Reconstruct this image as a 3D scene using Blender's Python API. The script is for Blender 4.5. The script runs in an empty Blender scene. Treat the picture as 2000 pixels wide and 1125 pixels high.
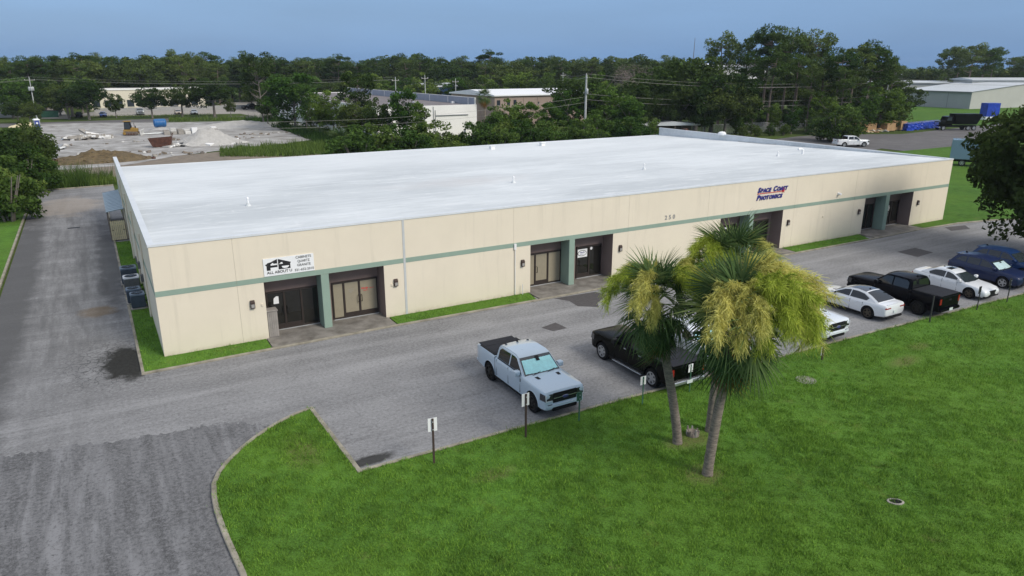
import bpy, bmesh, math, random
import numpy as np
from mathutils import Vector, Matrix
R = math.radians
random.seed(7); rng = np.random.default_rng(7)
sc = bpy.context.scene
col = sc.collection

# ------------------------------------------------------------------ camera, sky, sun, exposure
CX, CY, CZ = -1.5863, -36.9609, 13.7566
YAW, PITCH, FPX = 0.5242, 0.3001, 1401.24
cam = bpy.data.objects.new('camera', bpy.data.cameras.new('camera'))
col.objects.link(cam); sc.camera = cam
cam.location = (CX, CY, CZ); cam.rotation_euler = (math.pi/2 - PITCH, 0, -YAW)
cam.data.sensor_width = 36; cam.data.lens = FPX*36/2000
cam.data.clip_start = .5; cam.data.clip_end = 6000

SUN_EL, SUN_AZ = 38, 155          # azimuth clockwise from +y: low bright sky behind the camera
w = bpy.data.worlds.new('World'); sc.world = w; w.use_nodes = True
nt = w.node_tree; nt.nodes.clear()
sky = nt.nodes.new('ShaderNodeTexSky'); sky.sky_type = 'NISHITA'; sky.sun_disc = False
sky.sun_elevation = R(SUN_EL); sky.sun_rotation = R(SUN_AZ)
sky.air_density = 1.1; sky.dust_density = 1.2; sky.ozone_density = 1.6; sky.altitude = 0
# even cloud deck (brighter towards the zenith, as any overcast sky) laid over the clear sky
tc = nt.nodes.new('ShaderNodeTexCoord'); sx = nt.nodes.new('ShaderNodeSeparateXYZ'); nt.links.new(tc.outputs['Generated'], sx.inputs[0])
mr = nt.nodes.new('ShaderNodeMapRange'); nt.links.new(sx.outputs['Z'], mr.inputs[0])
dk = nt.nodes.new('ShaderNodeMix'); dk.data_type = 'RGBA'; nt.links.new(mr.outputs[0], dk.inputs[0])
dk.inputs[6].default_value = (.68, 1.64, 3.35, 1); dk.inputs[7].default_value = (5.5, 5.4, 5.35, 1)
cn = nt.nodes.new('ShaderNodeTexNoise'); cm = nt.nodes.new('ShaderNodeMapping'); cm.inputs['Scale'].default_value = (1.5, 1.5, 9); nt.links.new(tc.outputs['Generated'], cm.inputs[0]); nt.links.new(cm.outputs[0], cn.inputs['Vector']); cn.inputs['Scale'].default_value = 2.2; cn.inputs['Detail'].default_value = 5
cr_ = nt.nodes.new('ShaderNodeMapRange'); nt.links.new(cn.outputs['Fac'], cr_.inputs[0]); cr_.inputs[1].default_value = .3; cr_.inputs[2].default_value = .7; cr_.inputs[3].default_value = .93; cr_.inputs[4].default_value = 1.08
cv = nt.nodes.new('ShaderNodeVectorMath'); cv.operation = 'SCALE'; nt.links.new(dk.outputs[2], cv.inputs[0]); nt.links.new(cr_.outputs[0], cv.inputs['Scale'])
mx = nt.nodes.new('ShaderNodeMix'); mx.data_type = 'RGBA'; mx.inputs[0].default_value = .86
nt.links.new(sky.outputs[0], mx.inputs[6]); nt.links.new(cv.outputs[0], mx.inputs[7])
bg = nt.nodes.new('ShaderNodeBackground'); bg.inputs['Strength'].default_value = .1
wo = nt.nodes.new('ShaderNodeOutputWorld')
nt.links.new(mx.outputs[2], bg.inputs[0]); nt.links.new(bg.outputs[0], wo.inputs[0])

sun = bpy.data.objects.new('sun', bpy.data.lights.new('sun', 'SUN')); col.objects.link(sun)
sun.data.energy = 1.5; sun.data.angle = R(20); sun.data.color = (1, .93, .82)
_sd = Vector((math.sin(R(SUN_AZ))*math.cos(R(SUN_EL)), math.cos(R(SUN_AZ))*math.cos(R(SUN_EL)), math.sin(R(SUN_EL))))
sun.rotation_euler = _sd.to_track_quat('Z', 'Y').to_euler()
sun.location = (0, -40, 60)
sc.view_settings.view_transform = 'Standard'; sc.view_settings.look = 'None'
sc.view_settings.gamma = 1; sc.view_settings.use_curve_mapping = False
sc.view_settings.exposure = .80

# ------------------------------------------------------------------ photo pixels -> directions
_f = np.array([math.sin(YAW)*math.cos(PITCH), math.cos(YAW)*math.cos(PITCH), -math.sin(PITCH)])
_r = np.array([math.cos(YAW), -math.sin(YAW), 0]); _u = np.cross(_r, _f)
CAM = np.array([CX, CY, CZ])
def ray(px, py): return (px-1000)/FPX*_r + (562.5-py)/FPX*_u + _f
def G(px, py, z=0.):                      # point on the horizontal plane z
    d = ray(px, py); t = (z-CZ)/d[2]; return CAM + t*d
def F(px, py, y=0.):                      # point on the plane y = const
    d = ray(px, py); t = (y-CY)/d[1]; return CAM + t*d
def at(px, d):                            # ground point in a pixel column at distance d
    v = ray(px, 128.9); v = v/np.hypot(v[0], v[1]); return (CX+v[0]*d, CY+v[1]*d)
def HT(px, py, d):                        # height seen at a pixel at distance d
    v = ray(px, py); return CZ + v[2]/np.hypot(v[0], v[1])*d

# ------------------------------------------------------------------ materials
M = {}
def newmat(name):
    m = bpy.data.materials.new(name); m.use_nodes = True; M[name] = m
    return m, m.node_tree, m.node_tree.nodes['Principled BSDF']
def nd(nt, t, **kw):
    n = nt.nodes.new(t)
    for k, v in kw.items():
        if k in n.inputs: n.inputs[k].default_value = v
        else: setattr(n, k, v)
    return n
def rgba(c): return (c[0], c[1], c[2], 1)
def mul(c, k): return tuple(min(1, x*k) for x in c)
def mix(nt, fac, a, b, blend='MIX'):
    n = nt.nodes.new('ShaderNodeMix'); n.data_type = 'RGBA'; n.blend_type = blend
    for s, v in ((0, fac), (6, a), (7, b)):
        if hasattr(v, 'links') or isinstance(v, bpy.types.NodeSocket): nt.links.new(v, n.inputs[s])
        else: n.inputs[s].default_value = rgba(v) if s else v
    return n.outputs[2]
def ramp(nt, src, a, b, va=0., vb=1.):
    n = nt.nodes.new('ShaderNodeMapRange'); nt.links.new(src, n.inputs[0])
    n.inputs[1].default_value = a; n.inputs[2].default_value = b; n.inputs[3].default_value = va; n.inputs[4].default_value = vb
    return n.outputs[0]
def noise(nt, scale, detail=4, rough=.6, stretch=None, world=True):
    if world: g = nt.nodes.new('ShaderNodeNewGeometry').outputs['Position']
    else: g = nt.nodes.new('ShaderNodeTexCoord').outputs['Object']
    if stretch:
        mp = nt.nodes.new('ShaderNodeMapping'); mp.inputs['Scale'].default_value = stretch; nt.links.new(g, mp.inputs[0]); g = mp.outputs[0]
    n = nt.nodes.new('ShaderNodeTexNoise'); n.inputs['Scale'].default_value = scale; n.inputs['Detail'].default_value = detail; n.inputs['Roughness'].default_value = rough
    nt.links.new(g, n.inputs['Vector']); return n.outputs['Fac']
def mathn(nt, op, a, b=0.):
    n = nt.nodes.new('ShaderNodeMath'); n.operation = op
    for i, v in enumerate((a, b)):
        if isinstance(v, bpy.types.NodeSocket): nt.links.new(v, n.inputs[i])
        else: n.inputs[i].default_value = v
    return n.outputs[0]
def bump(nt, b, src, strength=.3, dist=.02):
    n = nd(nt, 'ShaderNodeBump', Strength=strength, Distance=dist); nt.links.new(src, n.inputs['Height']); nt.links.new(n.outputs[0], b.inputs['Normal'])
def mat(name, c, rough=.6, var=.12, scale=3., metal=0., bmp=0., spec=.5, coat=0., world=True, stretch=None, c2=None):
    m, nt, b = newmat(name)
    if var > 0 or c2:
        f = noise(nt, scale, 5, .65, stretch, world)
        nt.links.new(mix(nt, ramp(nt, f, .3, .7), c2 or mul(c, 1-var), mul(c, 1+var)), b.inputs['Base Color'])
    else: b.inputs['Base Color'].default_value = rgba(c)
    b.inputs['Roughness'].default_value = rough; b.inputs['Metallic'].default_value = metal
    b.inputs['Specular IOR Level'].default_value = spec
    if coat: b.inputs['Coat Weight'].default_value = coat; b.inputs['Coat Roughness'].default_value = .06
    if bmp: bump(nt, b, noise(nt, scale*12, 3, .6), bmp, .02)
    return m
def blob(nt, cx, cy, rx, ry, wob=.35, nscale=1.2, soft=.35):
    """mask of an uneven stain round (cx, cy) on the ground"""
    g = nt.nodes.new('ShaderNodeNewGeometry').outputs['Position']
    mp = nt.nodes.new('ShaderNodeMapping'); mp.vector_type = 'POINT'
    mp.inputs['Location'].default_value = (-cx/rx, -cy/ry, 0); mp.inputs['Scale'].default_value = (1/rx, 1/ry, 0)
    nt.links.new(g, mp.inputs[0])
    ln = nt.nodes.new('ShaderNodeVectorMath'); ln.operation = 'LENGTH'; nt.links.new(mp.outputs[0], ln.inputs[0])
    n = noise(nt, nscale, 6, .65)
    d = mathn(nt, 'ADD', ln.outputs['Value'], mathn(nt, 'MULTIPLY', mathn(nt, 'SUBTRACT', n, .5), wob*4))
    return ramp(nt, d, 1+soft*.5, 1-soft, 0, 1)

def asphalt(name, base, lot=False, drive=False):
    m, nt, b = newmat(name)
    c = mix(nt, ramp(nt, noise(nt, .35, 6, .6), .35, .68), mul(base, .80), mul(base, 1.15))
    c = mix(nt, ramp(nt, noise(nt, .12, 3, .5), .4, .65, 0, .5), c, mul(base, .72))
    if lot:   # streaks along the lane
        c = mix(nt, ramp(nt, noise(nt, .5, 5, .6, (.10, 1.3, 1)), .45, .66, 0, .75), c, mul(base, 1.35))
        c = mix(nt, ramp(nt, noise(nt, .7, 6, .7, (.10, 2.2, 1)), .54, .70, 0, .65), c, mul(base, .58))
    if drive: # wheel tracks running towards the entrance
        c = mix(nt, ramp(nt, noise(nt, .5, 5, .65, (2.2, .20, 1)), .45, .62, 0, .9), c, mul(base, 1.75))
        c = mix(nt, ramp(nt, noise(nt, .9, 6, .7, (2.0, .22, 1)), .50, .66, 0, .85), c, mul(base, .50))
        c = mix(nt, ramp(nt, noise(nt, .4, 5, .7), .52, .66, 0, .6), c, mul(base, .55))
    # aggregate speckle
    sp = noise(nt, 20, 3, .9)
    c = mix(nt, ramp(nt, sp, .45, .75, 0, .75 if drive else .45), c, mul(base, 1.5))
    c = mix(nt, ramp(nt, sp, .45, .25, 0, .6 if drive else .4), c, mul(base, .5))
    cs = noise(nt, 7, 3, .8)
    c = mix(nt, ramp(nt, cs, .5, .75, 0, .95 if drive else .6), c, mul(base, 1.6)); c = mix(nt, ramp(nt, cs, .48, .28, 0, .85 if drive else .6), c, mul(base, .42))
    # cracks
    vo = nd(nt, 'ShaderNodeTexVoronoi', feature='DISTANCE_TO_EDGE', Scale=.55)
    g = nt.nodes.new('ShaderNodeNewGeometry').outputs['Position']
    wv = nt.nodes.new('ShaderNodeVectorMath'); wv.operation = 'ADD'
    nz = nd(nt, 'ShaderNodeTexNoise', Scale=1.3, Detail=5.); nt.links.new(g, nz.inputs['Vector'])
    nt.links.new(g, wv.inputs[0]); nt.links.new(nz.outputs['Color'], wv.inputs[1]); nt.links.new(wv.outputs[0], vo.inputs['Vector'])
    ck = mathn(nt, 'MULTIPLY', ramp(nt, vo.outputs['Distance'], .012, .002), ramp(nt, noise(nt, .22, 3), .46, .6))
    c = mix(nt, mathn(nt, 'MULTIPLY', ck, .38), c, mul(base, .40))
    rgh = None
    if lot:
        c = mix(nt, mathn(nt, 'MULTIPLY', blob(nt, -7.4, 18, 1.5, 34, .35, .5), .8), c, mul(base, .33))
        c = mix(nt, mathn(nt, 'MULTIPLY', blob(nt, -1.7, 22, .8, 14, .5, .8), .7), c, mul(base, .40))
        c = mix(nt, mathn(nt, 'MULTIPLY', blob(nt, -2.3, 15, .38, 2.2, .2, 1.5), .6), c, mul(base, .35))
        inl = blob(nt, -4.5, 26, 3.6, 36, .12, .5, .5)
        c = mix(nt, mathn(nt, 'MULTIPLY', inl, ramp(nt, noise(nt, .8, 6, .7, (1.6, .18, 1)), .42, .62, .15, .75)), c, mul(base, .48))
        c = mix(nt, mathn(nt, 'MULTIPLY', blob(nt, -4.6, 49, 3.0, 6, .4, .6), .65), c, (.33, .29, .25))
        c = mix(nt, mathn(nt, 'MULTIPLY', blob(nt, -2.7, 9.6, 1.0, 1.1, .3, 1.6), .55), c, (.17, .115, .055))
        c = mix(nt, mathn(nt, 'MULTIPLY', blob(nt, 5.5, -14.3, 1.0, .35, .3, 2), .85), c, (.02, .02, .018))
        pud = blob(nt, -1.65, .3, 1.15, 2.5, .42, 1.3, .3)
        # crazed cracking round the puddle
        vo2 = nd(nt, 'ShaderNodeTexVoronoi', feature='DISTANCE_TO_EDGE', Scale=2.6); nt.links.new(wv.outputs[0], vo2.inputs['Vector'])
        ring = blob(nt, -2.2, .6, 2.4, 3.6, .3, .8, .6)
        c = mix(nt, mathn(nt, 'MULTIPLY', mathn(nt, 'MULTIPLY', ramp(nt, vo2.outputs['Distance'], .07, .02), ring), .8), c, mul(base, .25))
        c = mix(nt, mathn(nt, 'MULTIPLY', pud, .93), c, (.022, .022, .019))
        rgh = ramp(nt, pud, 0, 1, .9, .8)
    nt.links.new(c, b.inputs['Base Color'])
    if rgh: nt.links.new(rgh, b.inputs['Roughness'])
    else: b.inputs['Roughness'].default_value = .9
    b.inputs['Specular IOR Level'].default_value = .08
    bump(nt, b, sp, .5, .012)
    return m
asphalt('asphalt', (.236, .237, .242), lot=True)
asphalt('asphalt_drive', (.146, .147, .152), drive=True)
asphalt('asphalt_far', (.15, .145, .145))
mat('asphalt_patch', (.075, .07, .072), .92, .25, 5, bmp=.3)
mat('concrete', (.30, .28, .25), .9, .25, 1.6, bmp=.2)
mat('concrete_apron', (.22, .205, .185), .9, .3, 1.1, bmp=.2, c2=(.11, .10, .085))
mat('kerb', (.30, .275, .22), .92, .3, 1.2, bmp=.3, c2=(.16, .145, .11))
mat('dirt', (.20, .165, .125), .95, .25, .6, bmp=.4)

def grassmat(name, base, dirt=(.16, .12, .06), dry=(.16, .15, .035), blade=False):
    m, nt, b = newmat(name)
    c = mix(nt, ramp(nt, noise(nt, .35, 6, .7), .39, .61), mul(base, .50), mul(base, 1.35))
    c = mix(nt, ramp(nt, noise(nt, .07, 4, .6), .55, .40, 0, .55), c, mul(base, .55))
    c = mix(nt, ramp(nt, noise(nt, 1.7, 5, .7), .36, .66, 0, .6), c, mul(base, 1.55)); c = mix(nt, ramp(nt, noise(nt, 1.1, 5, .7), .52, .32, 0, .5), c, mul(base, .55))
    c = mix(nt, ramp(nt, noise(nt, .09, 3, .6), .42, .62, 0, .55), c, (base[0]*1.45, base[1]*1.18, base[2]*.9))
    c = mix(nt, ramp(nt, noise(nt, .55, 6, .75), .58, .72, 0, .55), c, dry)
    if not blade:
        c = mix(nt, ramp(nt, noise(nt, .45, 7, .7), .62, .72, 0, .8), c, dirt)
        for (x, y, rx, ry) in ((16.6, -19.2, 1.3, .7), (15.3, -21.2, .9, .8), (31, -18.6, 1.1, .4), (33.5, -17.8, .8, .4), (9, -17.5, .9, .4), (3.5, -12.5, .7, 1.3)):
            c = mix(nt, mathn(nt, 'MULTIPLY', blob(nt, x, y, rx, ry, .3, 1.5, .6), .75), c, dirt)
        hi = noise(nt, 18, 3, .8)
        c = mix(nt, ramp(nt, hi, .4, .75, 0, .7), c, mul(base, 1.7)); c = mix(nt, ramp(nt, hi, .5, .3, 0, .8), c, mul(base, .35))
        bump(nt, b, hi, .6, .05)
    else:
        at_ = nt.nodes.new('ShaderNodeAttribute'); at_.attribute_name = 'v'
        c = mix(nt, ramp(nt, at_.outputs['Fac'], 0, 1, 0, .85), mix(nt, .45, c, mul(base, .25)), (base[0]*1.9, base[1]*1.55, base[2]*1.3))
    nt.links.new(c, b.inputs['Base Color']); b.inputs['Roughness'].default_value = .95 if not blade else .7
    b.inputs['Specular IOR Level'].default_value = .12
    return m
GB = (.122, .266, .040)
grassmat('lawn', mul(GB, .62)); grassmat('grass_blades', GB, blade=True)
grassmat('ground', (.055, .085, .018))
grassmat('field', (.062, .135, .020))

def leafmat(name, dark, light, trans=.25, hue=.19):
    m = bpy.data.materials.new(name); m.use_nodes = True; M[name] = m
    nt = m.node_tree; nt.nodes.clear()
    at_ = nt.nodes.new('ShaderNodeAttribute'); at_.attribute_name = 'v'
    oi = nt.nodes.new('ShaderNodeObjectInfo')
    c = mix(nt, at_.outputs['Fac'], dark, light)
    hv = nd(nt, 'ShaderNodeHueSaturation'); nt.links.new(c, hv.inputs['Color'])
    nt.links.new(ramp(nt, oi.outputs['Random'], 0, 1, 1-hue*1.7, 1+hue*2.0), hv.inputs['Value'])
    nt.links.new(ramp(nt, oi.outputs['Random'], 0, 1, .5+hue*.10, .5-hue*.16), hv.inputs['Hue'])
    d = nt.nodes.new('ShaderNodeBsdfDiffuse'); t = nt.nodes.new('ShaderNodeBsdfTranslucent'); ms = nt.nodes.new('ShaderNodeMixShader'); o = nt.nodes.new('ShaderNodeOutputMaterial')
    nt.links.new(hv.outputs[0], d.inputs[0]); nt.links.new(hv.outputs[0], t.inputs[0]); ms.inputs[0].default_value = trans
    nt.links.new(d.outputs[0], ms.inputs[1]); nt.links.new(t.outputs[0], ms.inputs[2]); nt.links.new(ms.outputs[0], o.inputs[0])
    return m
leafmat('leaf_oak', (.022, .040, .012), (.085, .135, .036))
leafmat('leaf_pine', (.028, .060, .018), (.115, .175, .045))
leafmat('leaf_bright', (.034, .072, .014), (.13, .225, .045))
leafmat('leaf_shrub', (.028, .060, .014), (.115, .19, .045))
leafmat('leaf_reed', (.07, .12, .025), (.17, .25, .06))
leafmat('leaf_dead', (.16, .13, .115), (.30, .26, .23), .1)
leafmat('frond', (.050, .095, .034), (.16, .235, .085), .25, .22)
leafmat('frond_old', (.16, .085, .022), (.34, .20, .06), .2, .12)
leafmat('flower_green', (.22, .30, .035), (.60, .68, .12), .3, .05)
leafmat('flower_gold', (.36, .34, .06), (.76, .74, .25), .3, .05)
mat('bark_pine', (.17, .135, .11), .95, .35, 3, bmp=.5)
mat('bark_oak', (.17, .15, .13), .95, .3, 3, bmp=.5)
mat('bark_palm', (.23, .19, .155), .95, .4, 5, bmp=.6, stretch=(1, 1, 3.5), c2=(.10, .085, .07))

# paints and the like
def creammat():
    m, nt, b = newmat('cream'); base = (.765, .69, .555)
    c = mix(nt, ramp(nt, noise(nt, .5, 5, .65), .3, .7), mul(base, .955), mul(base, 1.02))
    c = mix(nt, ramp(nt, noise(nt, 1.3, 6, .7, (1.6, 1.6, .10)), .54, .76, 0, .55), c, mul(base, .78))
    g = nt.nodes.new('ShaderNodeNewGeometry').outputs['Position']; sx = nt.nodes.new('ShaderNodeSeparateXYZ'); nt.links.new(g, sx.inputs[0])
    n = noise(nt, 1.5, 5, .7)
    lo = ramp(nt, mathn(nt, 'ADD', sx.outputs['Z'], mathn(nt, 'MULTIPLY', n, .6)), .62, .22, 0, .45)
    c = mix(nt, lo, c, (.42, .34, .22))
    nt.links.new(c, b.inputs['Base Color']); b.inputs['Roughness'].default_value = .88; b.inputs['Specular IOR Level'].default_value = .25
    bump(nt, b, noise(nt, 7, 4, .7), .15, .02)
creammat()
mat('joint', (.40, .35, .28), .9, .1)
mat('green_trim', (.26, .355, .29), .8, .06, 1)
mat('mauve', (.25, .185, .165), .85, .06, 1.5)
mat('grey_strip', (.52, .54, .54), .8, .05)
mat('coping', (.66, .69, .71), .45, .06, 1)
def roofmat():
    m, nt, b = newmat('roof_white'); base = (.73, .76, .768)
    c = mix(nt, ramp(nt, noise(nt, .10, 6, .65, (.6, 1.3, 1)), .40, .62, 0, .9), base, (.52, .55, .56))
    c = mix(nt, ramp(nt, noise(nt, 1.6, 8, .8, (.18, 1.2, 1)), .46, .70, 0, .45), c, (.47, .495, .50))
    c = mix(nt, ramp(nt, noise(nt, 1.2, 8, .8, (.22, 1.2, 1)), .54, .64, 0, .6), c, (.85, .865, .86))
    c = mix(nt, ramp(nt, noise(nt, 1.4, 7, .75, (1.0, .3, 1)), .60, .68, 0, .4), c, (.84, .85, .85))
    c = mix(nt, mathn(nt, 'MULTIPLY', blob(nt, 34, 32, 42, 10, .25, .15, .8), .65), c, (.76, .785, .79))
    c = mix(nt, ramp(nt, noise(nt, 6, 5, .8, (.4, 1, 1)), .52, .72, 0, .3), c, (.50, .52, .53))
    # lapped membrane rows
    g = nt.nodes.new('ShaderNodeNewGeometry').outputs['Position']; sx = nt.nodes.new('ShaderNodeSeparateXYZ'); nt.links.new(g, sx.inputs[0])
    fr = mathn(nt, 'FRACT', mathn(nt, 'DIVIDE', sx.outputs['Y'], .95))
    ln = mathn(nt, 'MULTIPLY', ramp(nt, fr, .08, .02, 0, .6), ramp(nt, noise(nt, .4, 4), .4, .6))
    c = mix(nt, ln, c, (.45, .46, .45))
    c = mix(nt, mathn(nt, 'MULTIPLY', blob(nt, 22, 12, 5, 2.2, .5, .5, .8), .45), c, (.56, .53, .51))
    c = mix(nt, ramp(nt, noise(nt, 1.6, 7, .8, (.3, 1, 1)), .68, .74, 0, .5), c, (.42, .43, .43))
    nt.links.new(c, b.inputs['Base Color']); b.inputs['Roughness'].default_value = .6
    bump(nt, b, noise(nt, 2, 5, .7), .15, .02); return m
roofmat()
mat('white_paint', (.80, .80, .79), .6, .05, 1); mat('white_plastic', (.82, .83, .83), .4, 0)
mat('dark_frame', (.035, .026, .022), .45, .1); mat('black_plastic', (.012, .012, .013), .6, 0, spec=.2)
mat('black_rubber', (.014, .014, .015), .9, .1, 8, spec=.15)
def glass(name, c, rough=.06, spec=.6):
    m, nt, b = newmat(name); b.inputs['Base Color'].default_value = rgba(c); b.inputs['Roughness'].default_value = rough; b.inputs['Specular IOR Level'].default_value = spec; return m
glass('door_glass', (.016, .016, .014)); glass('car_glass', (.010, .012, .014), .04, .8); glass('far_glass', (.03, .04, .05), .15)
glass('screen_glass', (.030, .040, .045), .04, .9)
mat('blind', (.30, .265, .19), .6, .06, 4, coat=.4)
mat('sunshade', (.40, .80, .80), .35, .1, 6, coat=.6, world=False)
mat('sunshade_pale', (.50, .66, .68), .35, .1, 6, coat=.6, world=False)
mat('ink_black', (.012, .012, .014), .6, 0); mat('ink_grey', (.33, .32, .30), .6, 0); mat('ink_blue', (.030, .030, .22), .5, 0); mat('ink_red', (.62, .03, .03), .5, 0)
mat('sign_white', (.84, .85, .85), .5, .02, 2); mat('ink_pale', (.70, .72, .74), .6, 0)
mat('metal_grey', (.35, .36, .37), .5, .1, 4, metal=.4); mat('galvanised', (.50, .52, .53), .5, .15, 2, metal=.3)
mat('pole_wood', (.36, .35, .32), .9, .2, 2); mat('pole_concrete', (.46, .48, .47), .85, .1, 2)
mat('ac_dark', (.055, .075, .10), .6, .2, 6); mat('ac_grey', (.12, .125, .125), .6, .2, 6); mat('ac_top', (.16, .21, .27), .5, .1)
mat('picket', (.66, .57, .36), .85, .15, 2); mat('shed_metal', (.33, .40, .44), .4, .15, 1.5, metal=.3)
mat('brown_post', (.055, .035, .028), .7, .15); mat('green_post', (.05, .14, .085), .6, .1); mat('dark_post', (.03, .032, .03), .7, .1)
mat('wood_grey', (.20, .17, .145), .9, .3, 4); mat('grey_slat', (.30, .275, .25), .85, .15, 3)
mat('sand', (.40, .395, .385), .95, .2, .30, bmp=.4, c2=(.17, .155, .135)); mat('mulch', (.12, .088, .045), .95, .5, 1.5, bmp=.8)
mat('rubble_white', (.58, .57, .54), .9, .25, 1.2); mat('sand_pile', (.42, .41, .39), .95, .15, 1.5, bmp=.4)
mat('yellow_plant', (.30, .18, .035), .7, .3, 3); mat('rust', (.085, .035, .022), .9, .4, 2); mat('track_steel', (.13, .10, .08), .7, .3, 3)
mat('blue_tank', (.015, .12, .33), .4, .15, 1); mat('blue_tarp', (.015, .055, .42), .3, .3, 1.5, bmp=.6); mat('cardboard', (.42, .26, .13), .85, .2, 1)
mat('toilet_blue', (.02, .05, .30), .5, .1); mat('toilet_wall', (.35, .37, .40), .6, .1); mat('skip_green', (.03, .12, .07), .6, .2)
mat('far_white', (.86, .85, .82), .8, .05, .3); mat('far_cream', (.74, .68, .55), .8, .04, .3); mat('far_tan', (.33, .255, .215), .85, .06, .3)
mat('far_blue', (.17, .32, .58), .7, .05, .3); mat('roof_brown', (.185, .165, .165), .9, .2, .3); mat('roof_grey', (.55, .58, .60), .5, .06, .2); mat('roof_far_white', (.80, .81, .82), .6, .04, .2)
mat('hangar_wall', (.37, .385, .375), .6, .05, .3); mat('hangar_trim', (.20, .21, .21), .6, .05); mat('parapet_blue', (.33, .36, .42), .8, .1, .4)
mat('hall_end', (.47, .47, .43), .7, .05, .3); mat('block_grey', (.33, .33, .32), .9, .12, 1)
m_, nt_, b_ = newmat('lamp_lit'); b_.inputs['Emission Color'].default_value = (1, .62, .2, 1); b_.inputs['Emission Strength'].default_value = 9; b_.inputs['Base Color'].default_value = (1, .7, .3, 1)
def paint(name, c, metal=.0, rough=.28, coat=1.):
    m, nt, b = newmat(name); b.inputs['Base Color'].default_value = rgba(c); b.inputs['Metallic'].default_value = metal; b.inputs['Roughness'].default_value = rough
    b.inputs['Coat Weight'].default_value = coat; b.inputs['Coat Roughness'].default_value = .05; b.inputs['Specular IOR Level'].default_value = .35*coat; return m
paint('paint_ice', (.50, .60, .68)); paint('paint_black', (.003, .0035, .003), 0, .2, .14); paint('paint_ram', (.003, .003, .005), 0, .2, .14); paint('paint_white', (.78, .80, .82)); paint('paint_pearl', (.70, .74, .78))
paint('paint_navy', (.016, .026, .075), 0, .28, .5); paint('paint_blue', (.014, .04, .12), 0, .28, .5); paint('paint_farblue', (.03, .09, .35)); paint('paint_tan', (.40, .33, .26)); paint('paint_silver', (.42, .45, .47), .3); paint('paint_truck', (.20, .30, .40))
mat('rim_black', (.025, .023, .02), .4, 0, metal=.5); mat('rim_silver', (.55, .56, .58), .3, 0, metal=.7); mat('rim_bronze', (.10, .085, .065), .4, 0, metal=.6)
mat('lamp_red', (.32, .012, .012), .2, 0, coat=.8); mat('lamp_dark', (.03, .032, .036), .15, 0, coat=.8); mat('lamp_clear', (.75, .78, .80), .15, 0, coat=.8); mat('chrome', (.55, .57, .60), .25, 0, metal=.8)
mat('lamp_amber', (.55, .22, .03), .25, 0, coat=.8)
mat('bed_cover', (.022, .023, .028), .7, .2, 5, spec=.2); mat('plate', (.62, .68, .66), .5, .05, 9)

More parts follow.
